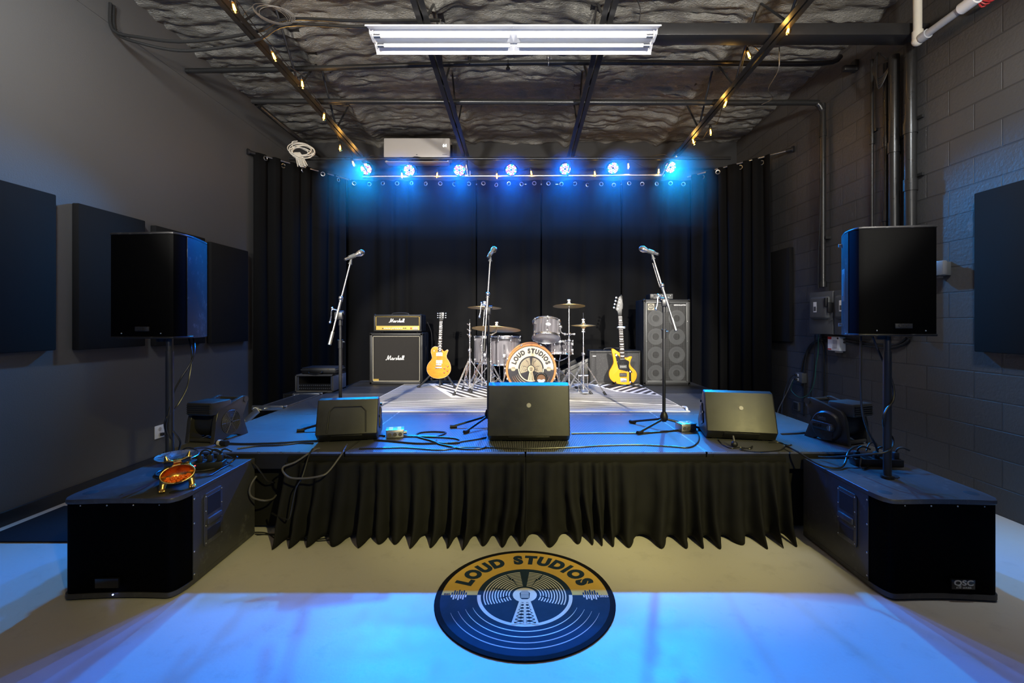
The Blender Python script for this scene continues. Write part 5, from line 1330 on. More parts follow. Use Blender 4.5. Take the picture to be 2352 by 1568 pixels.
for x, y in ((672, 1112), (838, 1108), (878, 1254), (810, 1240), (692, 1208)): p = GP([(x, y)])[0]; ball(bm, FRONT @ Vector((p[0], p[1], 0.0195)), 0.004, (1, .4, 1))
p = GP([(660, 1020)])[0]; lathe(bm, [(0.014, 0.019), (0.012, 0.026), (0, 0.027)], FRONT @ T((p[0], p[1], 0)), 14); obj('screw', bm, M['alu'], o)
bm = nb(); prism(bm, GP([(712, 1078), (778, 1078), (744, 470), (694, 470)]), 0.002, 0.026, FRONT, 0.003); o = obj('neck', bm, M['rosewood'], t, 30)
bm = nb()
for i in range(20): y = 1075-605*(1-2**(-i/14.0))/(1-2**(-20/14.0)); f = (1078-y)/608; poly(bm, GP([(712-18*f, y), (778-34*f, y), (778-34*f, y-3.5), (712-18*f, y-3.5)]), FRONT, 0.0268)
obj('fret', bm, M['alu'], o, 0)
bm = nb()
for y in (1035, 985, 930, 870, 800, 722, 640, 540):
    f = (1078-y)/608; bm = nb(); poly(bm, GP([(722-16*f, y+6), (768-32*f, y+6), (768-32*f, y-6), (722-16*f, y-6)]), FRONT, 0.0266); obj('inlay', bm, M['pearl'], o, 0)
bm = nb(); prism(bm, GP([(694, 474), (746, 474), (744, 385), (762, 370), (766, 310), (752, 270), (756, 200), (742, 172), (728, 195), (704, 210), (660, 388), (690, 412)]), 0.0, 0.016, FRONT, 0.003); o = obj('headstock', bm, M['black'], t, 30)
for x, y, hx, hy in ((716, 245, 672, 218), (708, 288, 662, 265), (698, 333, 650, 310), (686, 378, 640, 358)):
    bm = nb(); a, b = GP([(x, y), (hx, hy)]); A, B = FRONT @ Vector((a[0], a[1], 0.014)), FRONT @ Vector((b[0], b[1], 0.010))
    cyl(bm, A, A+Vector((0, -0.014, 0)), 0.007, n=10); cyl(bm, A.lerp(B, 0.4), B, 0.004, n=8); ball(bm, B, 0.017, (1, 0.35, 0.9)); obj('tuner', bm, M['chrome'], o)
for y0_, y1_, m_ in ((1155, 1200, 'grey_box'), (1265, 1315, 'black')):
    bm = nb(); prism(bm, GP([(702, y1_), (802, y1_), (802, y0_), (702, y0_)]), 0.016, 0.028, FRONT, 0.003); o2 = obj('pickup', bm, M[m_], t, 0)
    bm = nb()
    for i in range(4):
        for e in (-5, 5): p = GP([(722+i*19+e, (y0_+y1_)/2)])[0]; cyl(bm, FRONT @ Vector((p[0], p[1], 0.026)), FRONT @ Vector((p[0], p[1], 0.030)), 0.003, n=8)
    obj('pole_piece', bm, M['alu'], o2)
bm = nb(); prism(bm, GP([(714, 1390), (802, 1390), (802, 1338), (714, 1338)]), 0.016, 0.022, FRONT, 0.002)
for i in range(4): prism(bm, GP([(720+i*21, 1384), (736+i*21, 1384), (736+i*21, 1344), (720+i*21, 1344)]), 0.02, 0.032, FRONT, 0.003)
obj('bridge', bm, M['chrome'], t)
bm = nb(); prism(bm, GP([(834, 1390), (862, 1390), (862, 1235), (834, 1235)]), 0.016, 0.020, FRONT); o2 = obj('control_plate', bm, M['black_gloss'], t, 0)
bm = nb()
for y in (1245, 1390): p = GP([(848, y)])[0]; lathe(bm, [(0.013, 0.018), (0.011, 0.034), (0, 0.035)], FRONT @ T((p[0], p[1], 0)), 14)
obj('knob', bm, M['alu'], o2)
bm = nb()
for i in range(4): p, q = GP([(728+i*20, 1360), (702+i*12, 474)]); tube(bm, [FRONT @ Vector((p[0], p[1], 0.033)), FRONT @ Vector((q[0], q[1], 0.030))], 0.0011, 4, 0)
obj('string', bm, M['alu'], t)
bm = nb(); p = GP([(732, 636)])[0]; q = FRONT @ Vector((p[0], p[1], 0.03)); tube(bm, [q+Vector((-0.055, 0.0, 0)), q+Vector((-0.04, -0.012, 0.006)), q+Vector((0.04, -0.012, 0.006)), q+Vector((0.055, 0, 0)), q+Vector((0.04, 0.012, -0.006)), q+Vector((-0.04, 0.012, -0.006))], 0.008, 8, 3, True); obj('capo', bm, M['alu'], t)
t = thing('guitar_stand', 'low black folding stand under the yellow bass', 'guitar stand', (1.325, 6.0, SH))
for s in (-1, 1):
    bm = nb(); tube(bm, [(s*0.02, 0.06, 0.05), (s*0.12, -0.03, 0.03), (s*0.235, -0.10, 0.014)], 0.011, 8, 3); o = obj('leg', bm, M['steel_black'], t)
    bm = nb(); cyl(bm, (s*0.225, -0.095, 0.015), (s*0.255, -0.112, 0.012), 0.014, n=10); obj('rubber_foot', bm, M['black_soft'], o)
    bm = nb(); tube(bm, [(s*0.06, 0.05, 0.03), (s*0.105, 0.0, 0.032), (s*0.105, -0.035, 0.05), (s*0.108, -0.045, 0.075)], 0.010, 8, 3); obj('cradle_arm', bm, M['black_soft'], t)
bm = nb(); cyl(bm, (0, 0.06, 0.04), (0, 0.20, 0.42), 0.011, n=10); cyl(bm, (0, 0.06, 0.05), (0, 0.26, 0.012), 0.011, n=10); box(bm, (0, 0.06, 0.045), (0.14, 0.03, 0.03), bev=0.006); obj('frame', bm, M['steel_black'], t)
# ---------------------------------------------------------------- drum kit
DS = 'drums of the kit'
def drum(name, lab, loc, rot, r, dep, nlug, cat='drum', hoop_mat='chrome', lug_len=0.035, top='head_clear', shade=None, legs=0, leg_drop=0.0):
    t = thing(name, lab, cat, loc, 0, DS, rot)
    bm = nb(); lathe(bm, [(r, 0.012), (r, dep-0.012)], n=40); obj('shell', bm, M['shell'], t, 60)
    for z in (0.0, dep):
        s = 1 if z else -1
        bm = nb(); lathe(bm, [(r+0.003, z-s*0.022), (r+0.009, z-s*0.020), (r+0.009, z-s*0.004), (r+0.013, z), (r+0.012, z+s*0.004), (r+0.006, z+s*0.004), (r+0.004, z-s*0.004), (r+0.003, z-s*0.022)], n=40); obj('hoop', bm, M[hoop_mat], t)
        bm = nb(); lathe(bm, [(0, z-s*0.004), (r-0.004, z-s*0.003), (r+0.003, z-s*0.008)], n=40); obj('drum_head', bm, M[top], t)
    for k in range(nlug):
        a = 2*PI*(k+0.5)/nlug; Mx = Matrix.Rotation(a, 4, 'Z')
        bm = nb()
        for z0, z1 in ((0.03, 0.03+lug_len), (dep-0.03-lug_len, dep-0.03)):
            box(bm, (r+0.008, 0, (z0+z1)/2), (0.018, 0.018, z1-z0), Mx, 0.005)
        for z, s in ((0.0, 1), (dep, -1)):
            cyl(bm, Mx @ Vector((r+0.012, 0, z+s*-0.006)), Mx @ Vector((r+0.010, 0, z+s*0.04)), 0.003, n=6); box(bm, (r+0.012, 0, z-s*0.002), (0.014, 0.014, 0.014), Mx, 0.003)
        obj('lug', bm, M['chrome'], t)
    for k in range(legs):
        a = 2*PI*k/legs+0.5; c, s = math.cos(a), math.sin(a)
        bm = nb(); tube(bm, [((r+0.025)*c, (r+0.025)*s, dep*0.75), ((r+0.025)*c, (r+0.025)*s, 0.02), ((r+0.045)*c, (r+0.045)*s, -leg_drop+0.02)], 0.006, 8, 2)
        box(bm, (r+0.02, 0, 0.12), (0.035, 0.04, 0.05), Matrix.Rotation(a, 4, 'Z'), 0.008); o = obj('leg', bm, M['chrome'], t)
        bm = nb(); cyl(bm, ((r+0.045)*c, (r+0.045)*s, -leg_drop), ((r+0.045)*c, (r+0.045)*s, -leg_drop+0.03), 0.012, n=10); obj('rubber_foot', bm, M['black_soft'], o)
    return t
RUG = SH+0.009
# bass drum: axis along the view
r = 0.285; bz = RUG+r+0.018
t = thing('bass_drum', 'bass drum lying on its side with the round studio logo on its front head', 'drum', (0.10, 5.30, bz), 0, DS)
bm = nb(); lathe(bm, [(r, -0.02), (r, -0.42)], FRONT, 48); obj('shell', bm, M['shell'], t, 60)
for z0 in (0.0, -0.44):
    bm = nb(); lathe(bm, [(r-0.016, z0), (r-0.014, z0+0.012), (r+0.008, z0+0.013), (r+0.012, z0+0.006), (r+0.012, z0-0.036), (r+0.002, z0-0.038), (r-0.014, z0-0.02), (r-0.016, z0)], FRONT, 56); obj('hoop', bm, M['copper'], t, 30)
bm = nb(); arcband(bm, 0.0001, r-0.013, 0, 360, FRONT, -0.010, 56); mi(bm, 1)
logo(bm, T((0, 0.010, 0)) @ FRONT @ Matrix.Diagonal((r*0.99, r*0.99, 1, 1)), 0.0004, 0, 1, 2, 0)
obj('front_head', bm, [M['cream'], M['ink'], M['orange_line']], t, 0, False)
bm = nb(); px_, pz_ = 0.118, -0.112
torus(bm, 0.062, 0.013, T((px_, -0.002, pz_)) @ RX(90), 32, 10); o = obj('port_ring', bm, M['black'], t)
bm = nb(); arcband(bm, 0.0001, 0.052, 0, 360, T((px_, 0.0055, pz_)) @ FRONT, 0, 28); obj('port_hole', bm, plain('drum_inside', (0.16, 0.075, 0.03, 1), 0.6), o, 0)
bm = nb(); P = [(0.050*math.cos(R(a)), 0.050*math.sin(R(a))) for a in range(198, 344, 8)]+[(0.03, -0.006), (0.005, -0.018), (-0.02, -0.008)]; prism(bm, P, -0.002, 0.004, T((px_, 0.0045, pz_)) @ FRONT, 0.002); obj('pillow', bm, M['white'], o)
bm = nb(); lathe(bm, [(0, -0.43), (r-0.013, -0.43)], FRONT, 48); obj('batter_head', bm, M['head_clear'], t)
for k in range(8):
    a = PI/8+k*PI/4; Mx = RY(-math.degrees(a)); bm = nb()
    box(bm, (r+0.014, -0.010, 0), (0.02, 0.03, 0.028), Mx, 0.006); box(bm, (r+0.010, 0.07, 0), (0.022, 0.05, 0.022), Mx, 0.006); cyl(bm, Mx @ Vector((r+0.018, 0.0, 0)), Mx @ Vector((r+0.014, 0.07, 0)), 0.004, n=8); ball(bm, Mx @ Vector((r+0.012, -0.022, 0)), 0.011)
    obj('claw', bm, M['chrome'], t)
for s in (-1, 1):
    bm = nb(); p0 = Vector((s*(r+0.012), 0.06, -0.055)); p1 = Vector((s*(r+0.085), -0.10, -bz+RUG+0.012)); cyl(bm, p0, p1, 0.009, n=10); ball(bm, p0, 0.022); cyl(bm, p0+Vector((0, 0, 0.0)), p0+Vector((s*0.005, 0, 0.05)), 0.006, n=8); ball(bm, p0+Vector((s*0.005, 0, 0.055)), 0.012, (1.6, .5, 1)); o = obj('spur', bm, M['chrome'], t)
    bm = nb(); cyl(bm, p1+(p0-p1)*0.05, p1, 0.013, n=10); obj('rubber_foot', bm, M['black_soft'], o)
drum('floor_tom', 'larger floor tom, half in shadow, left of the bass drum', (-0.226, 5.95, RUG+0.30), (0, 0, 0), 0.203, 0.36, 8, legs=3, leg_drop=0.30)
drum('floor_tom', 'smaller floor tom at the left end of the drum kit, lit pale grey', (-0.505, 6.36, RUG+0.28), (0, 0, 0), 0.172, 0.37, 6, legs=3, leg_drop=0.28)
p = at(1254, 758, 5.40)
A = R(-24)
drum('rack_tom', 'rack tom tilted high above the right side of the bass drum', p-Matrix.Rotation(A, 3, 'X') @ Vector((0, 0, 0.105)), (A, R(3), 0), 0.158, 0.21, 6)
for o in bpy.data.objects:
    if o.name.startswith('rack_tom'): rt = o
bm = nb(); lathe(bm, [(0, 0.006), (0.020, 0.006), (0.024, 0)], RZ(-90+4) @ T((0.1585, 0, 0.115)) @ RY(90), 20, 0.8, 1.3); obj('badge', bm, M['white'], rt)
drum('snare_drum', 'snare drum half hidden behind the rack tom', (0.477, 5.94, RUG+0.435), (R(-3), 0, 0), 0.178, 0.17, 8)

def stand(name, lab, base, top, spread, hub_z, feet, cat='drum stand', r0=0.013, split=0.55, wing=True, group='chrome stands of the drum kit'):
    # base (x, y) on the rug; top: point where the tube ends
    bx, by = base; t = thing(name, lab, cat, (bx, by, RUG), 0, group)
    top = Vector(top)-Vector((bx, by, RUG)); zt = top.z
    bm = nb(); cyl(bm, (0, 0, 0.05), (0, 0, zt*split), r0, n=12); obj('lower_tube', bm, M['chrome'], t)
    bm = nb(); cyl(bm, (0, 0, zt*split), (top.x, top.y, zt), 0.0085, n=10); obj('upper_tube', bm, M['chrome'], t)
    for z in (zt*split, ):
        bm = nb(); cyl(bm, (0, 0, z-0.03), (0, 0, z+0.012), r0+0.006, n=12); cyl(bm, (0, -0.01, z-0.005), (0, -0.04, z-0.005), 0.006, n=8); ball(bm, (0, -0.045, z-0.005), 0.012, (1.5, .5, 0.8)); obj('clamp', bm, M['chrome'], t)
    for za, zb in ((hub_z-0.02, hub_z+0.025), (0.06, 0.09)):
        bm = nb(); cyl(bm, (0, 0, za), (0, 0, zb), r0+0.009, n=12); obj('leg_collar', bm, M['chrome'], t)
    for a in feet:
        d = Vector((math.cos(R(a)), math.sin(R(a)), 0)); n = Vector((-d.y, d.x, 0))*0.009
        e = d*spread+Vector((0, 0, 0.014)); k = Vector((0, 0, hub_z))+d*0.02; bm = nb()
        for s in (-1, 1):
            cyl(bm, k+n*s, e+n*s*0.7, 0.0045, n=6)
            cyl(bm, Vector((0, 0, 0.075))+d*0.02+n*s, k.lerp(e, 0.55)+n*s, 0.0042, n=6)
        o = obj('leg', bm, M['chrome'], t)
        bm = nb(); cyl(bm, e-(e-k).normalized()*0.03, e+(e-k).normalized()*0.022, 0.013, 0.016, n=10); obj('rubber_foot', bm, M['black_soft'], o)
    return t
def cymbal(name, lab, c, rot, r, bell=0.18, mt='cymbal', felt=True):
    t = thing(name, lab, 'cymbal', c, 0, 'cymbals of the kit', rot)
    bm = nb(); h = r*0.09
    top = [(r, 0.0), (r*0.6, h*0.55), (r*0.24, h), (r*0.18, h+0.006), (r*0.12, h+0.018), (0.006, h+0.022)]
    lathe(bm, top+[(x, z-0.0022) for x, z in top[::-1]]+[(r, 0.0)], n=48); obj('plate', bm, M[mt], t, 50)
    bm = nb(); cyl(bm, (0, 0, h+0.018), (0, 0, h+0.036), 0.016, n=12); obj('felt', bm, M['white'], t)
    bm = nb(); cyl(bm, (0, 0, h+0.036), (0, 0, h+0.06), 0.009, n=10); ball(bm, (0, 0, h+0.055), 0.014, (1.7, 0.5, 1)); cyl(bm, (0, 0, -0.03), (0, 0, h+0.02), 0.007, n=8); obj('wing_nut', bm, M['chrome'], t)
    return t
# left stands
c = at(1113, 707, 5.72); cymbal('crash_cymbal', 'thin bronze crash cymbal at the left end of the drum kit', c, (R(-3.5), R(1), 0), 0.212)
q = at(1105, 722, 5.72)
stand('cymbal_stand', 'chrome stand under the left crash cymbal', (at(1107, 880, 5.72).x, 5.72), (c.x, c.y, c.z-0.01), 0.30, 0.36, (250, 20, 130))
c = at(1140, 756, 5.50); cymbal('ride_cymbal', 'large bronze ride cymbal over the floor toms', c, (R(-8), R(2.5), 0), 0.295)
s = stand('cymbal_stand', 'chrome boom stand of the large ride cymbal, partly behind the middle microphone stand', (at(1127, 890, 5.46).x, 5.50), at(1127, 770, 5.5), 0.28, 0.34, (285, 55, 165))
bm = nb(); L0 = Vector((s.location)); tube(bm, [at(1127, 770, 5.5)-L0, at(1140, 762, 5.5)-L0, c-L0+Vector((0, 0, -0.015))], 0.008, 8, 2); ball(bm, at(1127, 770, 5.5)-L0, 0.018); obj('boom_arm', bm, M['chrome'], s)
b = at(1079, 742, 5.50)
s = stand('cymbal_stand', 'empty chrome cymbal stand, leftmost of the drum kit, without a cymbal', (at(1079, 885, 5.5).x, 5.50), b, 0.27, 0.38, (235, 355, 115), split=0.62)
bm = nb(); b = b-Vector(s.location)
for z, k in ((-0.005, 0.010), (-0.07, 0.018), (-0.13, 0.022)): ball(bm, b+Vector((0, 0, z-0.02)), k); cyl(bm, b+Vector((0, -0.01, z-0.02)), b+Vector((-0.03, -0.02, z-0.0)), 0.006, n=8)
cyl(bm, b, b+Vector((0, 0, 0.05)), 0.003, n=6); obj('tilter', bm, M['chrome'], s)
# right stands
c = at(1307, 703, 5.42); cymbal('crash_cymbal', 'thin crash cymbal high over the right side of the drum kit', c, (R(-6), R(0), 0), 0.192)
s = stand('cymbal_stand', 'chrome stand right of the rack tom carrying the right crash cymbal', (c.x, c.y), (c.x, c.y, c.z-0.01), 0.26, 0.25, (225, 345, 105), split=0.62)
bm = nb(); L0 = Vector(s.location); a = at(1308, 767, 5.40)-L0; bb = at(1288, 750, 5.40)-L0
tube(bm, [a+Vector((0.05, -0.01, 0)), a, a+Vector((-0.06, 0, 0)), bb+Vector((0.0, 0, -0.06)), bb], 0.0085, 8, 3); ball(bm, bb, 0.022); ball(bm, a+Vector((-0.055, 0, 0)), 0.018); ball(bm, a, 0.021); ball(bm, a+Vector((0.055, -0.01, 0)), 0.012, (1.5, .6, 1)); obj('tom_arm', bm, M['chrome'], s)
c = at(1340, 747, 5.50)
cymbal('hi_hat_cymbal', 'upper hi-hat cymbal at the right end of the drum kit', c, (0, 0, 0), 0.149)
cymbal('hi_hat_cymbal', 'lower hi-hat cymbal, turned bell down under the upper one', c+Vector((0, 0, -0.006)), (R(180), 0, 0), 0.149)
s = stand('hi_hat_stand', 'chrome hi-hat stand with a foot pedal at the right end of the drum kit', (c.x, c.y), c+Vector((0, 0, -0.05)), 0.30, 0.36, (222, 318, 90), split=0.62)
L0 = Vector(s.location); bm = nb(); cyl(bm, c-L0+Vector((0, 0, -0.08)), c-L0+Vector((0, 0, 0.15)), 0.0035, n=6); obj('pull_rod', bm, M['chrome'], s)
bm = nb(); box(bm, (0, -0.06, 0.05), (0.075, 0.24, 0.012), RX(10), 0.004); o = obj('pedal', bm, M['alu'], s)
bm = nb()
for k in (-1, 1): cyl(bm, (k*0.055, 0.02, 0.0), (k*0.055, 0.02, 0.20), 0.007, n=8)
cyl(bm, (-0.06, 0.02, 0.20), (0.06, 0.02, 0.20), 0.009, n=8); box(bm, (0, 0.02, 0.006), (0.13, 0.04, 0.012)); obj('pedal_frame', bm, M['chrome'], s)
# snare stand
s = stand('snare_stand', 'chrome stand holding the snare drum', (0.477, 5.94), (0.477, 5.94, RUG+0.35), 0.24, 0.22, (210, 330, 90), split=0.6)
for a in (30, 150, 270):
    bm = nb(); d = Vector((math.cos(R(a)), math.sin(R(a)), 0)); tube(bm, [(0, 0, 0.34), d*0.09+Vector((0, 0, 0.365)), d*0.185+Vector((0, 0, 0.415)), d*0.198+Vector((0, 0, 0.455))], 0.007, 8, 3); obj('basket_arm', bm, M['chrome'], s)
# ---------------------------------------------------------------- utility blowers
def blower(loc, rz, lab):
    t = thing('utility_blower', lab, 'blower fan', loc, rz, 'utility blowers at the stage corners')
    MYZ = Matrix(((0, 0, 1, 0), (1, 0, 0, 0), (0, 1, 0, 0), (0, 0, 0, 1)))
    W = 0.115
    pl = [(0.156, 0.235), (0.158, 0.262), (0.142, 0.290), (0.115, 0.297), (0.016, 0.268), (-0.110, 0.232), (-0.135, 0.205), (-0.145, 0.154), (-0.155, 0.07), (-0.170, 0.0), (-0.085, 0.0), (-0.050, 0.026), (-0.004, 0.036), (0.050, 0.030), (0.085, 0.0), (0.168, 0.0), (0.134, 0.073), (0.100, 0.150), (0.126, 0.205)]
    for s in (-1, 1):
        bm = nb(); x = s*W; prism(bm, pl, min(x, x-s*0.03), max(x, x-s*0.03), MYZ, 0.007, 2); o = obj('side_plate', bm, M['blower'], t, 40)
        if s > 0:                                             # intake side: round wire grille
            bm = nb(); MX = T((x+0.002, -0.010, 0.125)) @ MYZ; lathe(bm, [(0, 0.0), (0.088, 0.0), (0.088, -0.004)], MX, 30); obj('intake_recess', bm, M['black_soft'], o)
            bm = nb(); MX = T((x+0.004, -0.010, 0.125)) @ MYZ
            for k in range(9): torus(bm, 0.010+0.0095*k, 0.0016, MX, 30, 5)
            for a in range(0, 360, 60): cyl(bm, MX @ Vector((0.01*math.cos(R(a)), 0.01*math.sin(R(a)), 0)), MX @ Vector((0.088*math.cos(R(a)), 0.088*math.sin(R(a)), 0)), 0.0018, n=5)
            obj('intake_grille', bm, M['cable_grey'], o)
        else:                                                 # control side: dome, sockets, dial, vents
            bm = nb(); MX = T((x, -0.014, 0.112)) @ MYZ @ Matrix.Diagonal((1, 1, -1, 1)); lathe(bm, [(0.110, 0.0), (0.108, 0.012), (0.098, 0.022), (0.0, 0.026)], MX, 34); obj('round_cover', bm, M['blower'], o)
            bm = nb(); cap = [(0.075*1+0.026*math.cos(R(a)), 0.026*math.sin(R(a))) for a in range(-90, 91, 20)]+[(-0.055+0.028*math.cos(R(a)), 0.028*math.sin(R(a))) for a in range(90, 271, 20)]
            prism(bm, cap, 0.0, 0.036, T((x, -0.010, 0.112)) @ RX(3) @ MYZ @ Matrix.Diagonal((1, 1, -1, 1)), 0.004); o2 = obj('control_panel', bm, M['blower'], o)
            bm = nb(); cyl(bm, (x-0.034, -0.062, 0.108), (x-0.044, -0.062, 0.108), 0.021, 0.019, 18); box(bm, (x-0.046, -0.062, 0.108), (0.006, 0.006, 0.034), RX(0)); obj('dial', bm, M['chrome'], o2)
            bm = nb()
            for y in (0.052, 0.020): box(bm, (x-0.037, y, 0.113), (0.004, 0.022, 0.022)); 
            obj('socket', bm, M['black_soft'], o2, 0)
            bm = nb()
            for y in (0.052, 0.020):
                box(bm, (x-0.0395, y, 0.1245), (0.002, 0.024, 0.002)); box(bm, (x-0.0395, y, 0.1015), (0.002, 0.024, 0.002))
                for e in (-0.012, 0.012): box(bm, (x-0.0395, y+e, 0.113), (0.002, 0.002, 0.024))
                for e in (-0.005, 0.005): box(bm, (x-0.0395, y+e, 0.116), (0.002, 0.002, 0.008))
            obj('socket_frame', bm, M['cable_grey'], o2, 0)
            bm = nb(); words(bm, 'Lasko', 0.026, T((x-0.028, 0.005, 0.172)) @ RZ(-90) @ FRONT, 0.03); box(bm, (x-0.027, 0.005, 0.157), (0.002, 0.062, 0.002)); obj('lettering', bm, M['alu'], o, 0)
            bm = nb()
            for k in range(6): box(bm, (x-0.027, -0.02-0.004*k, 0.074-0.010*k), (0.006, 0.11-0.010*k, 0.0035))
            obj('vent_slot', bm, M['cable_grey'], o, 0)
        bm = nb(); cyl(bm, (x-s*0.032, 0.138, 0.268), (x+s*0.004, 0.138, 0.268), 0.024, n=16); obj('handle_cap', bm, M['blower'], t)
    bm = nb(); cyl(bm, (-W+0.01, 0.138, 0.272), (W-0.01, 0.138, 0.272), 0.015, n=14); obj('handle', bm, M['blower'], t)
    bm = nb(); cyl(bm, (-W+0.01, -0.012, 0.128), (W-0.01, -0.012, 0.128), 0.105, n=30); obj('fan_housing', bm, M['black_soft'], t)
    bm = nb(); box(bm, (0.012, -0.090, 0.245), (2*W-0.03, 0.185, 0.092), bev=0.012); o = obj('outlet_duct', bm, M['blower'], t)
    bm = nb(); box(bm, (0.012, -0.183, 0.243), (2*W-0.055, 0.003, 0.072)); obj('outlet_mouth', bm, M['black_soft'], o, 0)
    bm = nb()
    for k in range(5): box(bm, (0.012, -0.185, 0.215+0.0145*k), (2*W-0.05, 0.012, 0.004), T((0, 0, 0)))
    obj('louver', bm, M['blower'], o, 0)
    bm = nb()
    for y in (-0.145, 0.145): cyl(bm, (-W+0.01, y, 0.020), (W-0.01, y, 0.020), 0.014, n=10)
    obj('foot_bar', bm, M['blower'], t)
    return t
blower((-2.255, 3.37, SH), -8, 'black utility blower at the left stage corner showing its round intake grille')
blower((2.29, 3.32, SH), 20, 'black utility blower at the right stage corner showing its dial and sockets')

# ---------------------------------------------------------------- golden dog bowl
def applied(name, bm, mods):
    me = bpy.data.meshes.new(name); bm.to_mesh(me); bm.free(); o = bpy.data.objects.new(name, me); COL.objects.link(o); mods(o)
    dg = bpy.context.evaluated_depsgraph_get(); m2 = bpy.data.meshes.new_from_object(o.evaluated_get(dg)); bpy.data.objects.remove(o); bpy.data.meshes.remove(me); return m2
DZ = 0.513
t = thing('dog_figurine', 'gold dog figurine with sunglasses and a gaping mouth bowl, standing on the left subwoofer', 'figurine', (-1.842, 2.43, DZ), 36)
nrm = Vector((0, -0.86, 0.51)); Cb = Vector((0, -0.012, 0.082))
Qb = nrm.to_track_quat('Z', 'Y').to_matrix().to_4x4()
if (Qb @ Vector((1, 0, 0))).x < 0: Qb = Qb @ RZ(180)
if (Qb @ Vector((0, 1, 0))).z < 0: Qb = Qb @ Matrix.Scale(-1, 4, (0, 1, 0))
RB_ = RY(-6)
BM_ = T(Cb) @ RB_ @ Qb
bm = nb()
ball(bm, (0, 0, 0), 1, (0.077, 0.050, 0.062), BM_, 32, 20)
for i in range(6): u_ = i/5; ball(bm, (0, 0.035+0.115*u_, 0.083-0.008*u_), 0.056-0.006*math.sin(u_*3.1), (1, 1, 0.95))
ball(bm, (0, 0.028, 0.118), 0.050, (1.12, 0.9, 0.72)); ball(bm, (0.0, -0.004, 0.136), 0.030, (1.5, 0.8, 0.55), RY(-6))
ball(bm, (-0.034, 0.0, 0.140), 0.022, (1, .8, .8)); ball(bm, (0.036, 0.0, 0.148), 0.022, (1, .8, .8)); ball(bm, (0, -0.026, 0.133), 0.013, (1.2, 1, .8))
for s in (-1, 1):
    zt = 0.176 if s < 0 else 0.187; x0 = s*0.047
    cyl(bm, (x0*0.9, 0.03, 0.135), (x0*1.12, 0.028, zt), 0.020, 0.004, 12)
    pts = [((s*0.050, 0.012, 0.075), 0.024), ((s*0.058, 0.0, 0.052), 0.019), ((s*0.062, -0.012, 0.030), 0.015), ((s*0.064, -0.02, 0.014), 0.015)]
    for (a, ra), (b, rb) in zip(pts, pts[1:]): cyl(bm, a, b, ra, rb, 14); ball(bm, b, rb)
    for k in (-1, 0, 1): ball(bm, (s*0.064+k*0.0105, -0.034-0.003*(k == 0), 0.0085), 0.0085, (0.8, 1.5, 1))
    ball(bm, (s*0.045, 0.14, 0.055), 0.036, (0.7, 1, 1.2)); cyl(bm, (s*0.05, 0.15, 0.05), (s*0.053, 0.155, 0.012), 0.02, 0.015, 12); ball(bm, (s*0.054, 0.143, 0.010), 0.012, (1, 1.7, .8))
def dogmods(o):
    m = o.modifiers.new('r', 'REMESH'); m.mode = 'VOXEL'; m.voxel_size = 0.0026
    m = o.modifiers.new('s', 'SMOOTH'); m.factor = 0.5; m.iterations = 4
    cut = nb(); ball(cut, (0, 0, 0), 1, (0.071, 0.0445, 0.056), BM_, 32, 20); box(cut, (0, 0, 0.04), (0.165, 0.096, 0.08), BM_)
    cm = bpy.data.meshes.new('cut'); bmesh.ops.recalc_face_normals(cut, faces=cut.faces); cut.to_mesh(cm); cut.free(); co = bpy.data.objects.new('cut', cm); COL.objects.link(co); globals()['_cut'] = co
    m = o.modifiers.new('b', 'BOOLEAN'); m.operation = 'DIFFERENCE'; m.object = co; m.solver = 'EXACT'; m.use_self = True
me = applied('body', bm, dogmods); bpy.data.objects.remove(_cut)
o = bpy.data.objects.new('body', me); COL.objects.link(o); o.parent = t; me.materials.clear(); me.materials.append(M['gold']); me.shade_smooth(); me.set_sharp_from_angle(angle=R(50))
bm = nb(); prof = [(math.sin(PI/2*k/8), -math.cos(PI/2*k/8)) for k in range(9)]
lathe(bm, prof, BM_ @ Matrix.Diagonal((0.0715, 0.0450, 0.0565, 1)), 36); obj('bowl_lining', bm, M['bowl_in'], t, 80)
bm = nb(); torus(bm, 1, 0.0045, BM_ @ Matrix.Diagonal((0.0745, 0.0475, 1, 1)), 40, 8); obj('bowl_rim', bm, M['gold'], t, 80)
g_ = obj('sunglasses', (lambda b: (tube(b, [(-0.062, -0.008, 0.150), (-0.02, -0.028, 0.155), (0.02, -0.028, 0.159), (0.062, -0.008, 0.166)], 0.003, 6, 4), b)[1])(nb()), M['gold'], t)
for x, z in ((-0.036, 0.144), (0.036, 0.153)):
    bm = nb(); prism(bm, [(-0.021, 0.010), (0.021, 0.010), (0.019, -0.008), (0.012, -0.013), (-0.012, -0.013), (-0.019, -0.008)], -0.003, 0.003, T((x, -0.022, z)) @ RZ(18 if x > 0 else -18) @ RY(-6) @ FRONT, 0.002); obj('lens', bm, M['black_gloss'], g_)
bm = nb(); lathe(bm, [(0, 0.0), (0.075, 0.001), (0.098, 0.010), (0.102, 0.012), (0.100, 0.014), (0.075, 0.005), (0, 0.004)], T((-0.005, 0.115, 0.136)) @ RX(3), 40); obj('back_tray', bm, M['chrome'], t, 60)
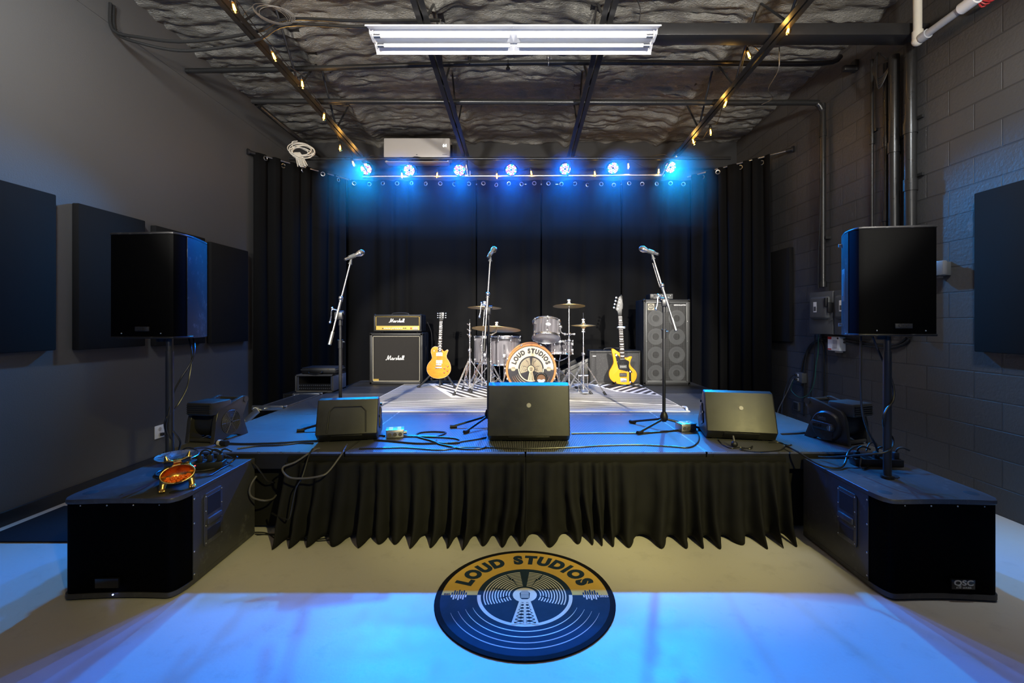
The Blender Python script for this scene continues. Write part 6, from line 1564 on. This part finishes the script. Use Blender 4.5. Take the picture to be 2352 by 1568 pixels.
# the sweets in its mouth
rr = random.Random(5); proto = None
TW = T((-1.842, 2.43, DZ)) @ RZ(36)
def candy_mesh():
    bm = nb(); lathe(bm, [(0, -0.0045), (0.006, -0.0042), (0.0085, -0.0015), (0.0085, 0.0015), (0.006, 0.0042), (0, 0.0045)], n=14); return bm
n = 0
for row, (yb_, zb_, cnt) in enumerate(((-0.030, -0.020, 5), (-0.023, -0.032, 6), (-0.014, -0.026, 7), (-0.006, -0.038, 6), (-0.022, -0.012, 4))):
    for k in range(cnt):
        x = (k-(cnt-1)/2)*0.0165+rr.uniform(-.003, .003)
        pos = TW @ BM_ @ Vector((x, yb_+0.10*abs(x)**1.5+rr.uniform(-.002, .002), zb_+rr.uniform(-.003, .003)))
        if proto is None: c_ = obj('orange_candy', candy_mesh(), M['candy']); tag(c_, 'round orange sweet among the others in the gold dog bowl', 'candy', 'orange sweets in the dog bowl'); proto = c_
        else: c_ = proto.copy(); COL.objects.link(c_)
        c_.location = pos; c_.rotation_euler = (rr.uniform(0, 3), rr.uniform(0, 3), rr.uniform(0, 3))

# ---------------------------------------------------------------- stage boxes and power strips
def stage_box(loc, rz, lab):
    t = thing('outlet_box', lab, 'outlet box', loc, rz, 'metal outlet boxes on the stage')
    bm = nb(); box(bm, (0, 0, 0.030), (0.125, 0.105, 0.056), bev=0.006); obj('box', bm, M['alu'], t)
    bm = nb(); box(bm, (0, 0, 0.060), (0.130, 0.110, 0.006), bev=0.002); o = obj('cover_plate', bm, M['alu'], t)
    bm = nb()
    for x in (-0.03, 0.03):
        for y in (-0.02, 0.022): box(bm, (x, y, 0.0645), (0.030, 0.026, 0.005), bev=0.004)
    obj('receptacle', bm, M['white'], o)
    bm = nb()
    for x in (-0.038, 0, 0.038): cyl(bm, (x, -0.0515, 0.028), (x, -0.055, 0.028), 0.014, n=16)
    obj('knockout', bm, M['cable_grey'], t)
    bm = nb(); cyl(bm, (0.06, 0, 0.028), (0.085, 0, 0.028), 0.013, n=12); obj('cable_gland', bm, M['alu'], t)
    return t
pB = on(904, 1006, SH); stage_box((pB.x, pB.y+0.04, SH+0.001), 14, 'metal outlet box on the stage right of the left floor monitor')
pB2 = on(1580, 992, SH); stage_box((pB2.x, pB2.y+0.05, SH+0.001), 10, 'metal outlet box on the stage beside the right floor monitor')
def power_strip(loc, rz, L, n, lab, light=False):
    t = thing('power_strip', lab, 'power strip', loc, rz, 'black power strips on the subwoofers')
    bm = nb(); box(bm, (0, 0, 0.022), (L, 0.07, 0.044), bev=0.006); obj('case', bm, M['black'], t)
    bm = nb()
    for k in range(n): box(bm, (-L/2+(k+0.5)*L/n, 0, 0.0448), (L/n*0.72, 0.04, 0.002))
    obj('socket', bm, M['black_gloss'], t, 0)
    for k in range(n):
        if k % 2 == 0 or n < 4:
            x = -L/2+(k+0.5)*L/n; bm = nb(); box(bm, (x, 0.0, 0.064), (0.030, 0.028, 0.040), bev=0.006); tube(bm, [(x, 0, 0.08), (x+0.01, -0.005, 0.105), (x+0.035, -0.01, 0.115), (x+0.07, -0.015, 0.10)], 0.0055, 8, 4); obj('plug', bm, M['black_soft'], t)
    if light: bm = nb(); box(bm, (-L/2+0.012, -0.0355, 0.03), (0.008, 0.002, 0.005)); obj('pilot_light', bm, M['indicator_red'], t, 0)
    return t
power_strip((-1.90, 2.77, 0.5125), 12, 0.16, 3, 'black power strip with plugs and cables on the left subwoofer', True)
power_strip((2.20, 2.83, 0.5125), -6, 0.28, 5, 'black power strip with plugs behind the right speaker pole')

# ---------------------------------------------------------------- loose cables
def cable(pts, r, lab, mt='cable', g='cables on the stage', kind='cable', k=6):
    bm = nb(); tube(bm, pts, r, 7, k); return tag(obj(kind, bm, M[mt]), lab, 'cable', g)
Sz = lambda r: SH+r+0.0005
def flat(pts, r, z=None): return [on(x, y, Sz(r) if z is None else z+r) for x, y in pts]
cable(flat([(520, 1018), (570, 1019), (640, 1017), (700, 1013), (760, 1010), (862, 1000), (884, 1001)], 0.007), 0.007, 'thick black cable from the left blower to the outlet box by the left monitor')
bm = nb(); a, b = on(499, 1016, Sz(0.02)), on(522, 1018, Sz(0.02)); cyl(bm, a, b, 0.019, n=14); mi(bm, 0); cyl(bm, a.lerp(b, .15), a.lerp(b, .4), 0.0205, n=14); mi(bm, 1)
tag(obj('cable_connector', bm, [M['black'], M['cable_pale']]), 'black round cable connector with a white band below the left blower', 'connector')
cable(flat([(545, 1030), (590, 1024), (640, 1022), (690, 1017), (720, 1018)], 0.005), 0.005, 'thin black cable lying just before the thick one at the left blower')
cable(flat([(925, 1000), (960, 1001), (1000, 1002), (1022, 995), (1020, 992), (990, 991), (962, 994), (958, 1002), (985, 1010), (1010, 1017), (1040, 1016), (1090, 1009), (1117, 1004)], 0.006), 0.006, 'black cable making a small loop right of the left outlet box')
cable(flat([(925, 1002), (990, 1003), (1040, 1006), (1056, 1011), (1050, 1017), (1015, 1017), (960, 1018), (900, 1013), (860, 1010)], 0.006), 0.006, 'black cable making a wide loop between the left and centre monitors')
cable(flat([(1003, 1011), (1005, 1018), (1030, 1024), (1060, 1030), (1100, 1030), (1118, 1026)], 0.006), 0.006, 'short black cable ending at the left corner of the largest monitor')
cable(flat([(825, 1030), (870, 1029), (935, 1028), (1008, 1033), (1060, 1027), (1116, 1027), (1205, 1030), (1330, 1026), (1380, 1023), (1460, 1021), (1530, 1024), (1580, 1027), (1600, 1018), (1606, 1005), (1602, 992), (1597, 986)], 0.005), 0.005, 'long thin black cable running along the front edge of the stage')
cable(flat([(1312, 995), (1380, 994), (1470, 994), (1520, 991), (1562, 987)], 0.006), 0.006, 'black cable from the largest monitor to the right outlet box')
cable(flat([(1794, 996), (1820, 995), (1846, 993), (1868, 989), (1884, 986)], 0.006), 0.006, 'pale-lit cable from the right monitor to the right blower', 'cable_grey')
cable(flat([(1650, 1010), (1662, 1022), (1680, 1029), (1700, 1027), (1724, 1030), (1728, 1024), (1722, 1028), (1700, 1032), (1740, 1037), (1790, 1034), (1806, 1024), (1812, 1022)], 0.004), 0.004, 'thin black cable tangled under the right monitor')
cable(flat([(1766, 1016), (1790, 1016), (1810, 1022), (1818, 1021)], 0.004), 0.004, 'short thin cable right of the right monitor')
bm = nb(); c = on(1687, 1027, SH); ball(bm, c+Vector((0, 0, 0.022)), 0.021, (1.1, 1, 1)); mi(bm, 0); cyl(bm, c+Vector((0, 0, 0.03)), c+Vector((0.0, 0.02, 0.075)), 0.008, 0.006, 10); mi(bm, 1)
tag(obj('cable_connector', bm, [M['black'], M['cable_grey']]), 'black plug with a pale tip standing before the right monitor', 'connector')
FZ = 2.955
def front(pts, Y): return [at(x, y, Y) for x, y in pts]
cable([on(797, 1020, SH+0.03), on(790, 1032, SH+0.02), at(785, 1042, 2.94), at(755, 1082, 2.86), at(735, 1093, 2.83), at(700, 1098, 2.82), at(668, 1097, 2.82), at(652, 1086, 2.84), at(651, 1072, 2.87), at(680, 1060, 2.92), at(720, 1034, 2.99), at(735, 1029, 3.02)], 0.006, 'black cable sagging in a loop over the stage front below the left monitor', 'cable_grey')
cable([at(718, 1030, 2.99), at(708, 1050, 2.93), at(694, 1095, 2.86), at(680, 1120, 2.84), at(672, 1155, 2.83), at(665, 1188, 2.82), at(655, 1192, 2.83), at(640, 1186, 2.86), at(625, 1178, 2.95)], 0.005, 'thin black cable hanging straight down the skirt at its left end')
cable([at(589, 1093, 2.93), at(578, 1110, 2.90), at(573, 1128, 2.89), at(580, 1142, 2.89), at(605, 1149, 2.90), at(625, 1146, 2.95), at(634, 1137, 3.02)], 0.006, 'pale cable loop hanging behind the left subwoofer', 'cable_grey')
cable([at(568, 1055, 2.98), at(586, 1068, 2.95), at(600, 1085, 2.96), at(615, 1104, 3.0), at(632, 1108, 3.05)], 0.005, 'black cable dropping behind the left subwoofer')
SUBZ = 0.513
def sub(pts, r): return [on(x, y, SUBZ+r+h) for x, y, h in pts]
cable(sub([(430, 1062, 0.02), (405, 1075, 0), (372, 1080, 0), (357, 1088, 0), (362, 1094, 0), (385, 1094, 0), (432, 1084, 0), (470, 1080, 0), (508, 1072, 0), (532, 1060, 0.01), (545, 1048, 0.04)], 0.005), 0.005, 'black cable curving round the dog figurine on the left subwoofer', g='cables on the left subwoofer')
cable(sub([(415, 1052, 0.05), (440, 1032, 0.09), (470, 1028, 0.08), (500, 1036, 0.05), (520, 1046, 0.03), (533, 1052, 0.02)], 0.005), 0.005, 'black cable arching over the power strip on the left subwoofer', g='cables on the left subwoofer')
cable(sub([(430, 1070, 0.01), (445, 1062, 0.02), (480, 1048, 0.05), (510, 1045, 0.06), (520, 1048, 0.05)], 0.005), 0.005, 'black cable bridging the plugs on the left subwoofer', g='cables on the left subwoofer')
cable(sub([(408, 1040, 0.04), (430, 1028, 0.1), (452, 1034, 0.1), (470, 1050, 0.05), (500, 1058, 0.01), (528, 1064, 0), (505, 1078, 0), (480, 1092, 0), (440, 1099, 0)], 0.004), 0.004, 'thin black cable crossing the top of the left subwoofer', g='cables on the left subwoofer')
cable([Vector((-2.07, 2.86, 1.31)), at(447, 800, 2.80), at(440, 830, 2.76), at(415, 870, 2.72), at(398, 905, 2.68), at(388, 950, 2.62), at(383, 985, 2.62), at(396, 1015, 2.65), at(400, 1040, 2.68)], 0.005, 'black cable from the left loudspeaker curving in to its pole', g='loudspeaker cables')
cable([Vector((-2.085, 2.84, 1.31)), at(441, 815, 2.80), at(436, 860, 2.76), at(428, 895, 2.74), at(405, 935, 2.69), at(386, 955, 2.62), at(378, 975, 2.62), at(384, 1000, 2.67)], 0.005, 'black cable from the left loudspeaker bowing out before it reaches its pole', g='loudspeaker cables')
cable([at(398, 990, 2.62), at(410, 1005, 2.64), at(414, 1018, 2.66), at(408, 1040, 2.7), at(402, 1052, 2.72)], 0.005, 'short black cable bowing out low beside the left pole', g='loudspeaker cables')
cable([at(1977, 772, 2.62), at(1978, 830, 2.60), at(1977, 880, 2.60), at(1980, 940, 2.62), at(1992, 985, 2.66), at(2010, 1020, 2.7), at(2018, 1045, 2.74)], 0.006, 'black cable hanging straight from the right loudspeaker past the blower', g='loudspeaker cables')
cable([at(2004, 773, 2.66), at(2015, 800, 2.66), at(2028, 828, 2.64), at(2040, 850, 2.62), at(2052, 890, 2.60), at(2051, 920, 2.58), at(2036, 940, 2.565), at(2029, 960, 2.565), at(2032, 985, 2.62), at(2050, 1005, 2.63), at(2050, 1025, 2.6), at(2035, 1038, 2.565), at(2000, 1043, 2.60), at(1950, 1047, 2.75), at(1900, 1050, 2.9), at(1880, 1049, 2.95)], 0.006, 'black cable winding round the right speaker pole and out to the stage corner', g='loudspeaker cables')
cable(sub([(1805, 1024, 0.05), (1830, 1036, 0.05), (1860, 1055, 0.02), (1890, 1070, 0.005), (1925, 1075, 0.0), (1940, 1065, 0.01), (1948, 1040, 0.06), (1960, 1028, 0.07), (1976, 1024, 0.06)], 0.006), 0.006, 'black cable dipping from the stage onto the right subwoofer', g='cables on the right subwoofer')
cable(sub([(1978, 1050, 0.06), (1976, 1070, 0.01), (1985, 1075, 0.0), (2005, 1062, 0.0), (2016, 1040, 0.05), (2012, 1018, 0.1), (1998, 1018, 0.1), (1990, 1035, 0.06)], 0.005), 0.005, 'black cable looping over the power strip on the right subwoofer', g='cables on the right subwoofer')
for k, (a, b, c_) in enumerate(((585, 1222, 640), (590, 1228, 690), (586, 1226, 720))):
    cable([on(a, b, 0.005), on((a+c_)/2, 1224+3*k, 0.005), on(c_, 1238+2*k, 0.005), on(c_+60, 1236, 0.005)], 0.004, ('thin cable on the floor nearest the left subwoofer', 'thin cable on the floor crossing under the skirt', 'thin cable on the floor running farthest under the skirt')[k], g='cables under the stage front')

# ---------------------------------------------------------------- fittings on the walls
def wall_switch(ya, yb, lab):
    t = thing('switch_box', lab, 'switch box', (XR, (ya+yb)/2, 1.27), 0, 'grey switch boxes on the block wall')
    L = yb-ya; h = 0.47; d = 0.125
    bm = nb(); box(bm, (-d/2, 0, h/2), (d, L, h), bev=0.006); obj('box', bm, M['grey_box'], t)
    bm = nb(); box(bm, (-d-0.002, 0.0, h*0.62), (0.07, L*0.78, h*0.54), bev=0.034, seg=4); o = obj('cover_bulge', bm, M['grey_box'], t, 60)
    bm = nb(); box(bm, (-d-0.0375, 0.04, h*0.64), (0.002, 0.055, 0.115)); mi(bm, 0); box(bm, (-d-0.0382, 0.04, h*0.60), (0.002, 0.042, 0.05)); mi(bm, 1); obj('label', bm, [M['paper'], M['cable_grey']], o, 0)
    bm = nb(); box(bm, (-d-0.035, -L/2+0.055, h*0.74), (0.03, 0.035, 0.10), I4, 0.006); box(bm, (-d-0.02, -L/2+0.012, h*0.62), (0.05, 0.022, 0.11), I4, 0.006); obj('lever', bm, M['black'], t)
    bm = nb(); cyl(bm, (-d-0.012, -L/2+0.02, h*0.33), (-d+0.002, -L/2+0.02, h*0.33), 0.012); box(bm, (-d-0.004, -L/2+0.006, h*0.36), (0.014, 0.02, 0.03)); obj('latch', bm, M['grey_box'], t)
wall_switch(4.89, 5.29, 'grey switch box with a bulging cover, clear left of the right loudspeaker')
wall_switch(4.47, 4.87, 'grey switch box half hidden behind the right loudspeaker')
t = thing('wall_control', 'small white and red labelled box on the wall under the switch boxes', 'control box', (XR, 4.96, 1.09))
bm = nb(); box(bm, (-0.035, 0, 0.078), (0.07, 0.185, 0.155), bev=0.005); obj('box', bm, M['paper'], t)
bm = nb(); box(bm, (-0.071, 0.058, 0.080), (0.002, 0.060, 0.145)); mi(bm, 0); box(bm, (-0.0725, 0.058, 0.138), (0.002, 0.060, 0.028)); mi(bm, 1); box(bm, (-0.0725, 0.058, 0.016), (0.002, 0.060, 0.012)); mi(bm, 1)
box(bm, (-0.0725, -0.028, 0.075), (0.002, 0.065, 0.085)); mi(bm, 2); box(bm, (-0.0725, -0.070, 0.138), (0.002, 0.022, 0.018)); mi(bm, 3); obj('label', bm, [M['white'], M['red'], M['ac'], M['black']], t, 0)
bm = nb(); box(bm, (-0.03, -0.03, -0.010), (0.04, 0.07, 0.016)); obj('lower_tab', bm, M['ac'], t, 0)
t = thing('wall_strobe', 'grey wall device on a back box, peeking out right of the right loudspeaker', 'alarm device', (XR, 3.73, 1.775))
bm = nb(); box(bm, (-0.025, 0, 0.06), (0.05, 0.12, 0.11), bev=0.004); obj('back_box', bm, M['grey_box'], t)
bm = nb(); box(bm, (-0.065, 0.0, 0.065), (0.04, 0.16, 0.12), bev=0.012); obj('cover', bm, plain('mid_grey_plastic', (0.14, 0.14, 0.145, 1), 0.45), t)
bm = nb(); box(bm, (-0.045, 0, 0.0), (0.03, 0.05, 0.03), bev=0.004); obj('lower_tab', bm, M['grey_box'], t)
t = thing('wall_camera', 'small black camera bracket high on the block wall', 'camera', (XR, 4.71, 4.02))
bm = nb(); box(bm, (-0.02, 0, 0.03), (0.04, 0.07, 0.11), bev=0.004); obj('bracket', bm, M['black'], t)
bm = nb(); box(bm, (-0.09, -0.01, 0.0), (0.12, 0.06, 0.055), bev=0.012); obj('body', bm, M['black'], t)
t = thing('wall_outlet', 'white wall outlet behind the left speaker pole', 'outlet', (XL, 4.47, 0.265))
bm = nb(); box(bm, (0.004, 0, 0.062), (0.008, 0.115, 0.125), bev=0.003); obj('cover_plate', bm, M['white'], t)
bm = nb()
for z in (0.035, 0.088): cyl(bm, (0.007, 0, z), (0.0105, 0, z), 0.019, n=16)
obj('receptacle', bm, M['ac'], t)
bm = nb(); box(bm, (0.022, 0.012, 0.034), (0.028, 0.03, 0.03), bev=0.006); tube(bm, [(0.03, 0.02, 0.03), (0.06, 0.05, -0.02), (0.03, 0.10, -0.12), (0.05, 0.14, -0.25)], 0.004, 6, 5); obj('plug', bm, M['black_soft'], t)
t = thing('wall_outlet', 'dark outlet box with plugs low on the block wall beside the right curtain', 'outlet', (XR, 5.60, 0.66))
bm = nb(); box(bm, (-0.03, 0, 0.06), (0.06, 0.13, 0.12), bev=0.004); obj('box', bm, M['grey_box'], t)
bm = nb()
for z in (0.035, 0.088): box(bm, (-0.062, 0.02, z), (0.004, 0.04, 0.034), bev=0.001)
obj('receptacle', bm, M['white'], t)
bm = nb()
for z in (0.038, 0.09): box(bm, (-0.078, 0.03, z), (0.03, 0.03, 0.026), bev=0.006)
obj('plug', bm, M['black_soft'], t)
WX = XR-0.02
def wallp(pts, off=0.02):
    return [Vector((XR-off, (XR-off)*F/(x-VX), EYE-(y-VY)*(XR-off)/(x-VX))) for x, y in pts]
g = 'cables on the block wall'
cable(wallp([(1841, 853), (1848, 820), (1862, 792), (1884, 779), (1915, 777), (1960, 783), (2000, 789), (2050, 791), (2068, 787), (2082, 776)]), 0.011, 'upper of two flexible conduits arching from the wall outlet to behind the loudspeaker', 'pipe_black', g, 'flexible_conduit')
cable(wallp([(1846, 955), (1848, 900), (1849, 840), (1858, 800), (1876, 785), (1895, 783), (1930, 785), (1990, 794), (2040, 799), (2075, 790), (2090, 777)]), 0.011, 'lower of two flexible conduits, running on down the wall below the outlet', 'pipe_black', g, 'flexible_conduit')
cable(wallp([(1887, 768), (1887, 782), (1892, 800), (1893, 830), (1893, 915)]), 0.011, 'straight conduit dropping from the switch box to behind the right blower', 'pipe_black', g, 'flexible_conduit')
cable(wallp([(1872, 768), (1871, 800), (1870, 850), (1864, 890), (1863, 915), (1867, 925), (1864, 940), (1855, 952), (1835, 948), (1824, 942)], 0.03), 0.006, 'black cable hanging in an S from the switch box down the block wall', 'cable', g)
cable(wallp([(1880, 768), (1879, 810), (1874, 840), (1872, 870), (1864, 895), (1850, 910), (1835, 912), (1820, 900), (1817, 890), (1822, 873)], 0.04), 0.005, 'thin green cable drooping below the wall outlet', 'cable_green', g)
cable([Vector((3.35, 5.63, 0.745)), at(1814, 870, 5.6), at(1804, 895, 5.5), at(1798, 925, 5.4), at(1796, 948, 5.3), at(1796, 960, 5.2)], 0.007, 'thick black cable falling from the wall outlet to the stage edge', 'cable', g)
cable([Vector((3.35, 5.63, 0.70)), at(1817, 880, 5.6), at(1808, 900, 5.5), at(1795, 925, 5.35), at(1788, 940, 5.2), at(1786, 950, 5.1)], 0.005, 'thin black cable falling beside the thick one from the wall outlet', 'cable_grey', g)
bm = nb(); Yh = 3.44*F/628; box(bm, (XR-0.012, Yh, EYE-(932-VY)*3.44/628), (0.024, 0.11, 0.105), bev=0.003); o = tag(obj('wall_hole', bm, M['grey_box']), 'hole low in the block wall under the outlet, built as a dark-fronted box', 'wall hole')
bm = nb(); box(bm, (XR-0.0245, Yh, EYE-(932-VY)*3.44/628), (0.003, 0.085, 0.085)); obj('opening', bm, M['black_soft'], o, 0)  # flat dark plate stands for the shade inside the hole
cable([at(1885, 410, 4.95), at(1884, 470, 4.95), at(1882, 540, 4.95), at(1880, 580, 5.0), at(1879, 640, 5.08), at(1880, 662, 5.1)], 0.006, 'thin black cable clipped beside the long conduit on the block wall', 'cable', g)
# thin volume added to imitate the lens glare round the lamps
hm = bpy.data.materials.new('glare_haze'); hm.use_nodes = True
hn = hm.node_tree; hn.nodes.remove(hn.nodes['Principled BSDF'])
vs = hn.nodes.new('ShaderNodeVolumeScatter'); vs.inputs['Density'].default_value = 0.034; vs.inputs['Anisotropy'].default_value = 0.5
hn.links.new(vs.outputs[0], hn.nodes['Material Output'].inputs['Volume'])
bm = nb(); box(bm, (-0.08, 6.42, 3.40), (5.3, 1.12, 1.5)); o = obj('glare_haze', bm, hm, None, 0); o['kind'] = 'stuff'; tag(o, 'added thin haze imitating the lens glare around the stage lamps', 'haze')
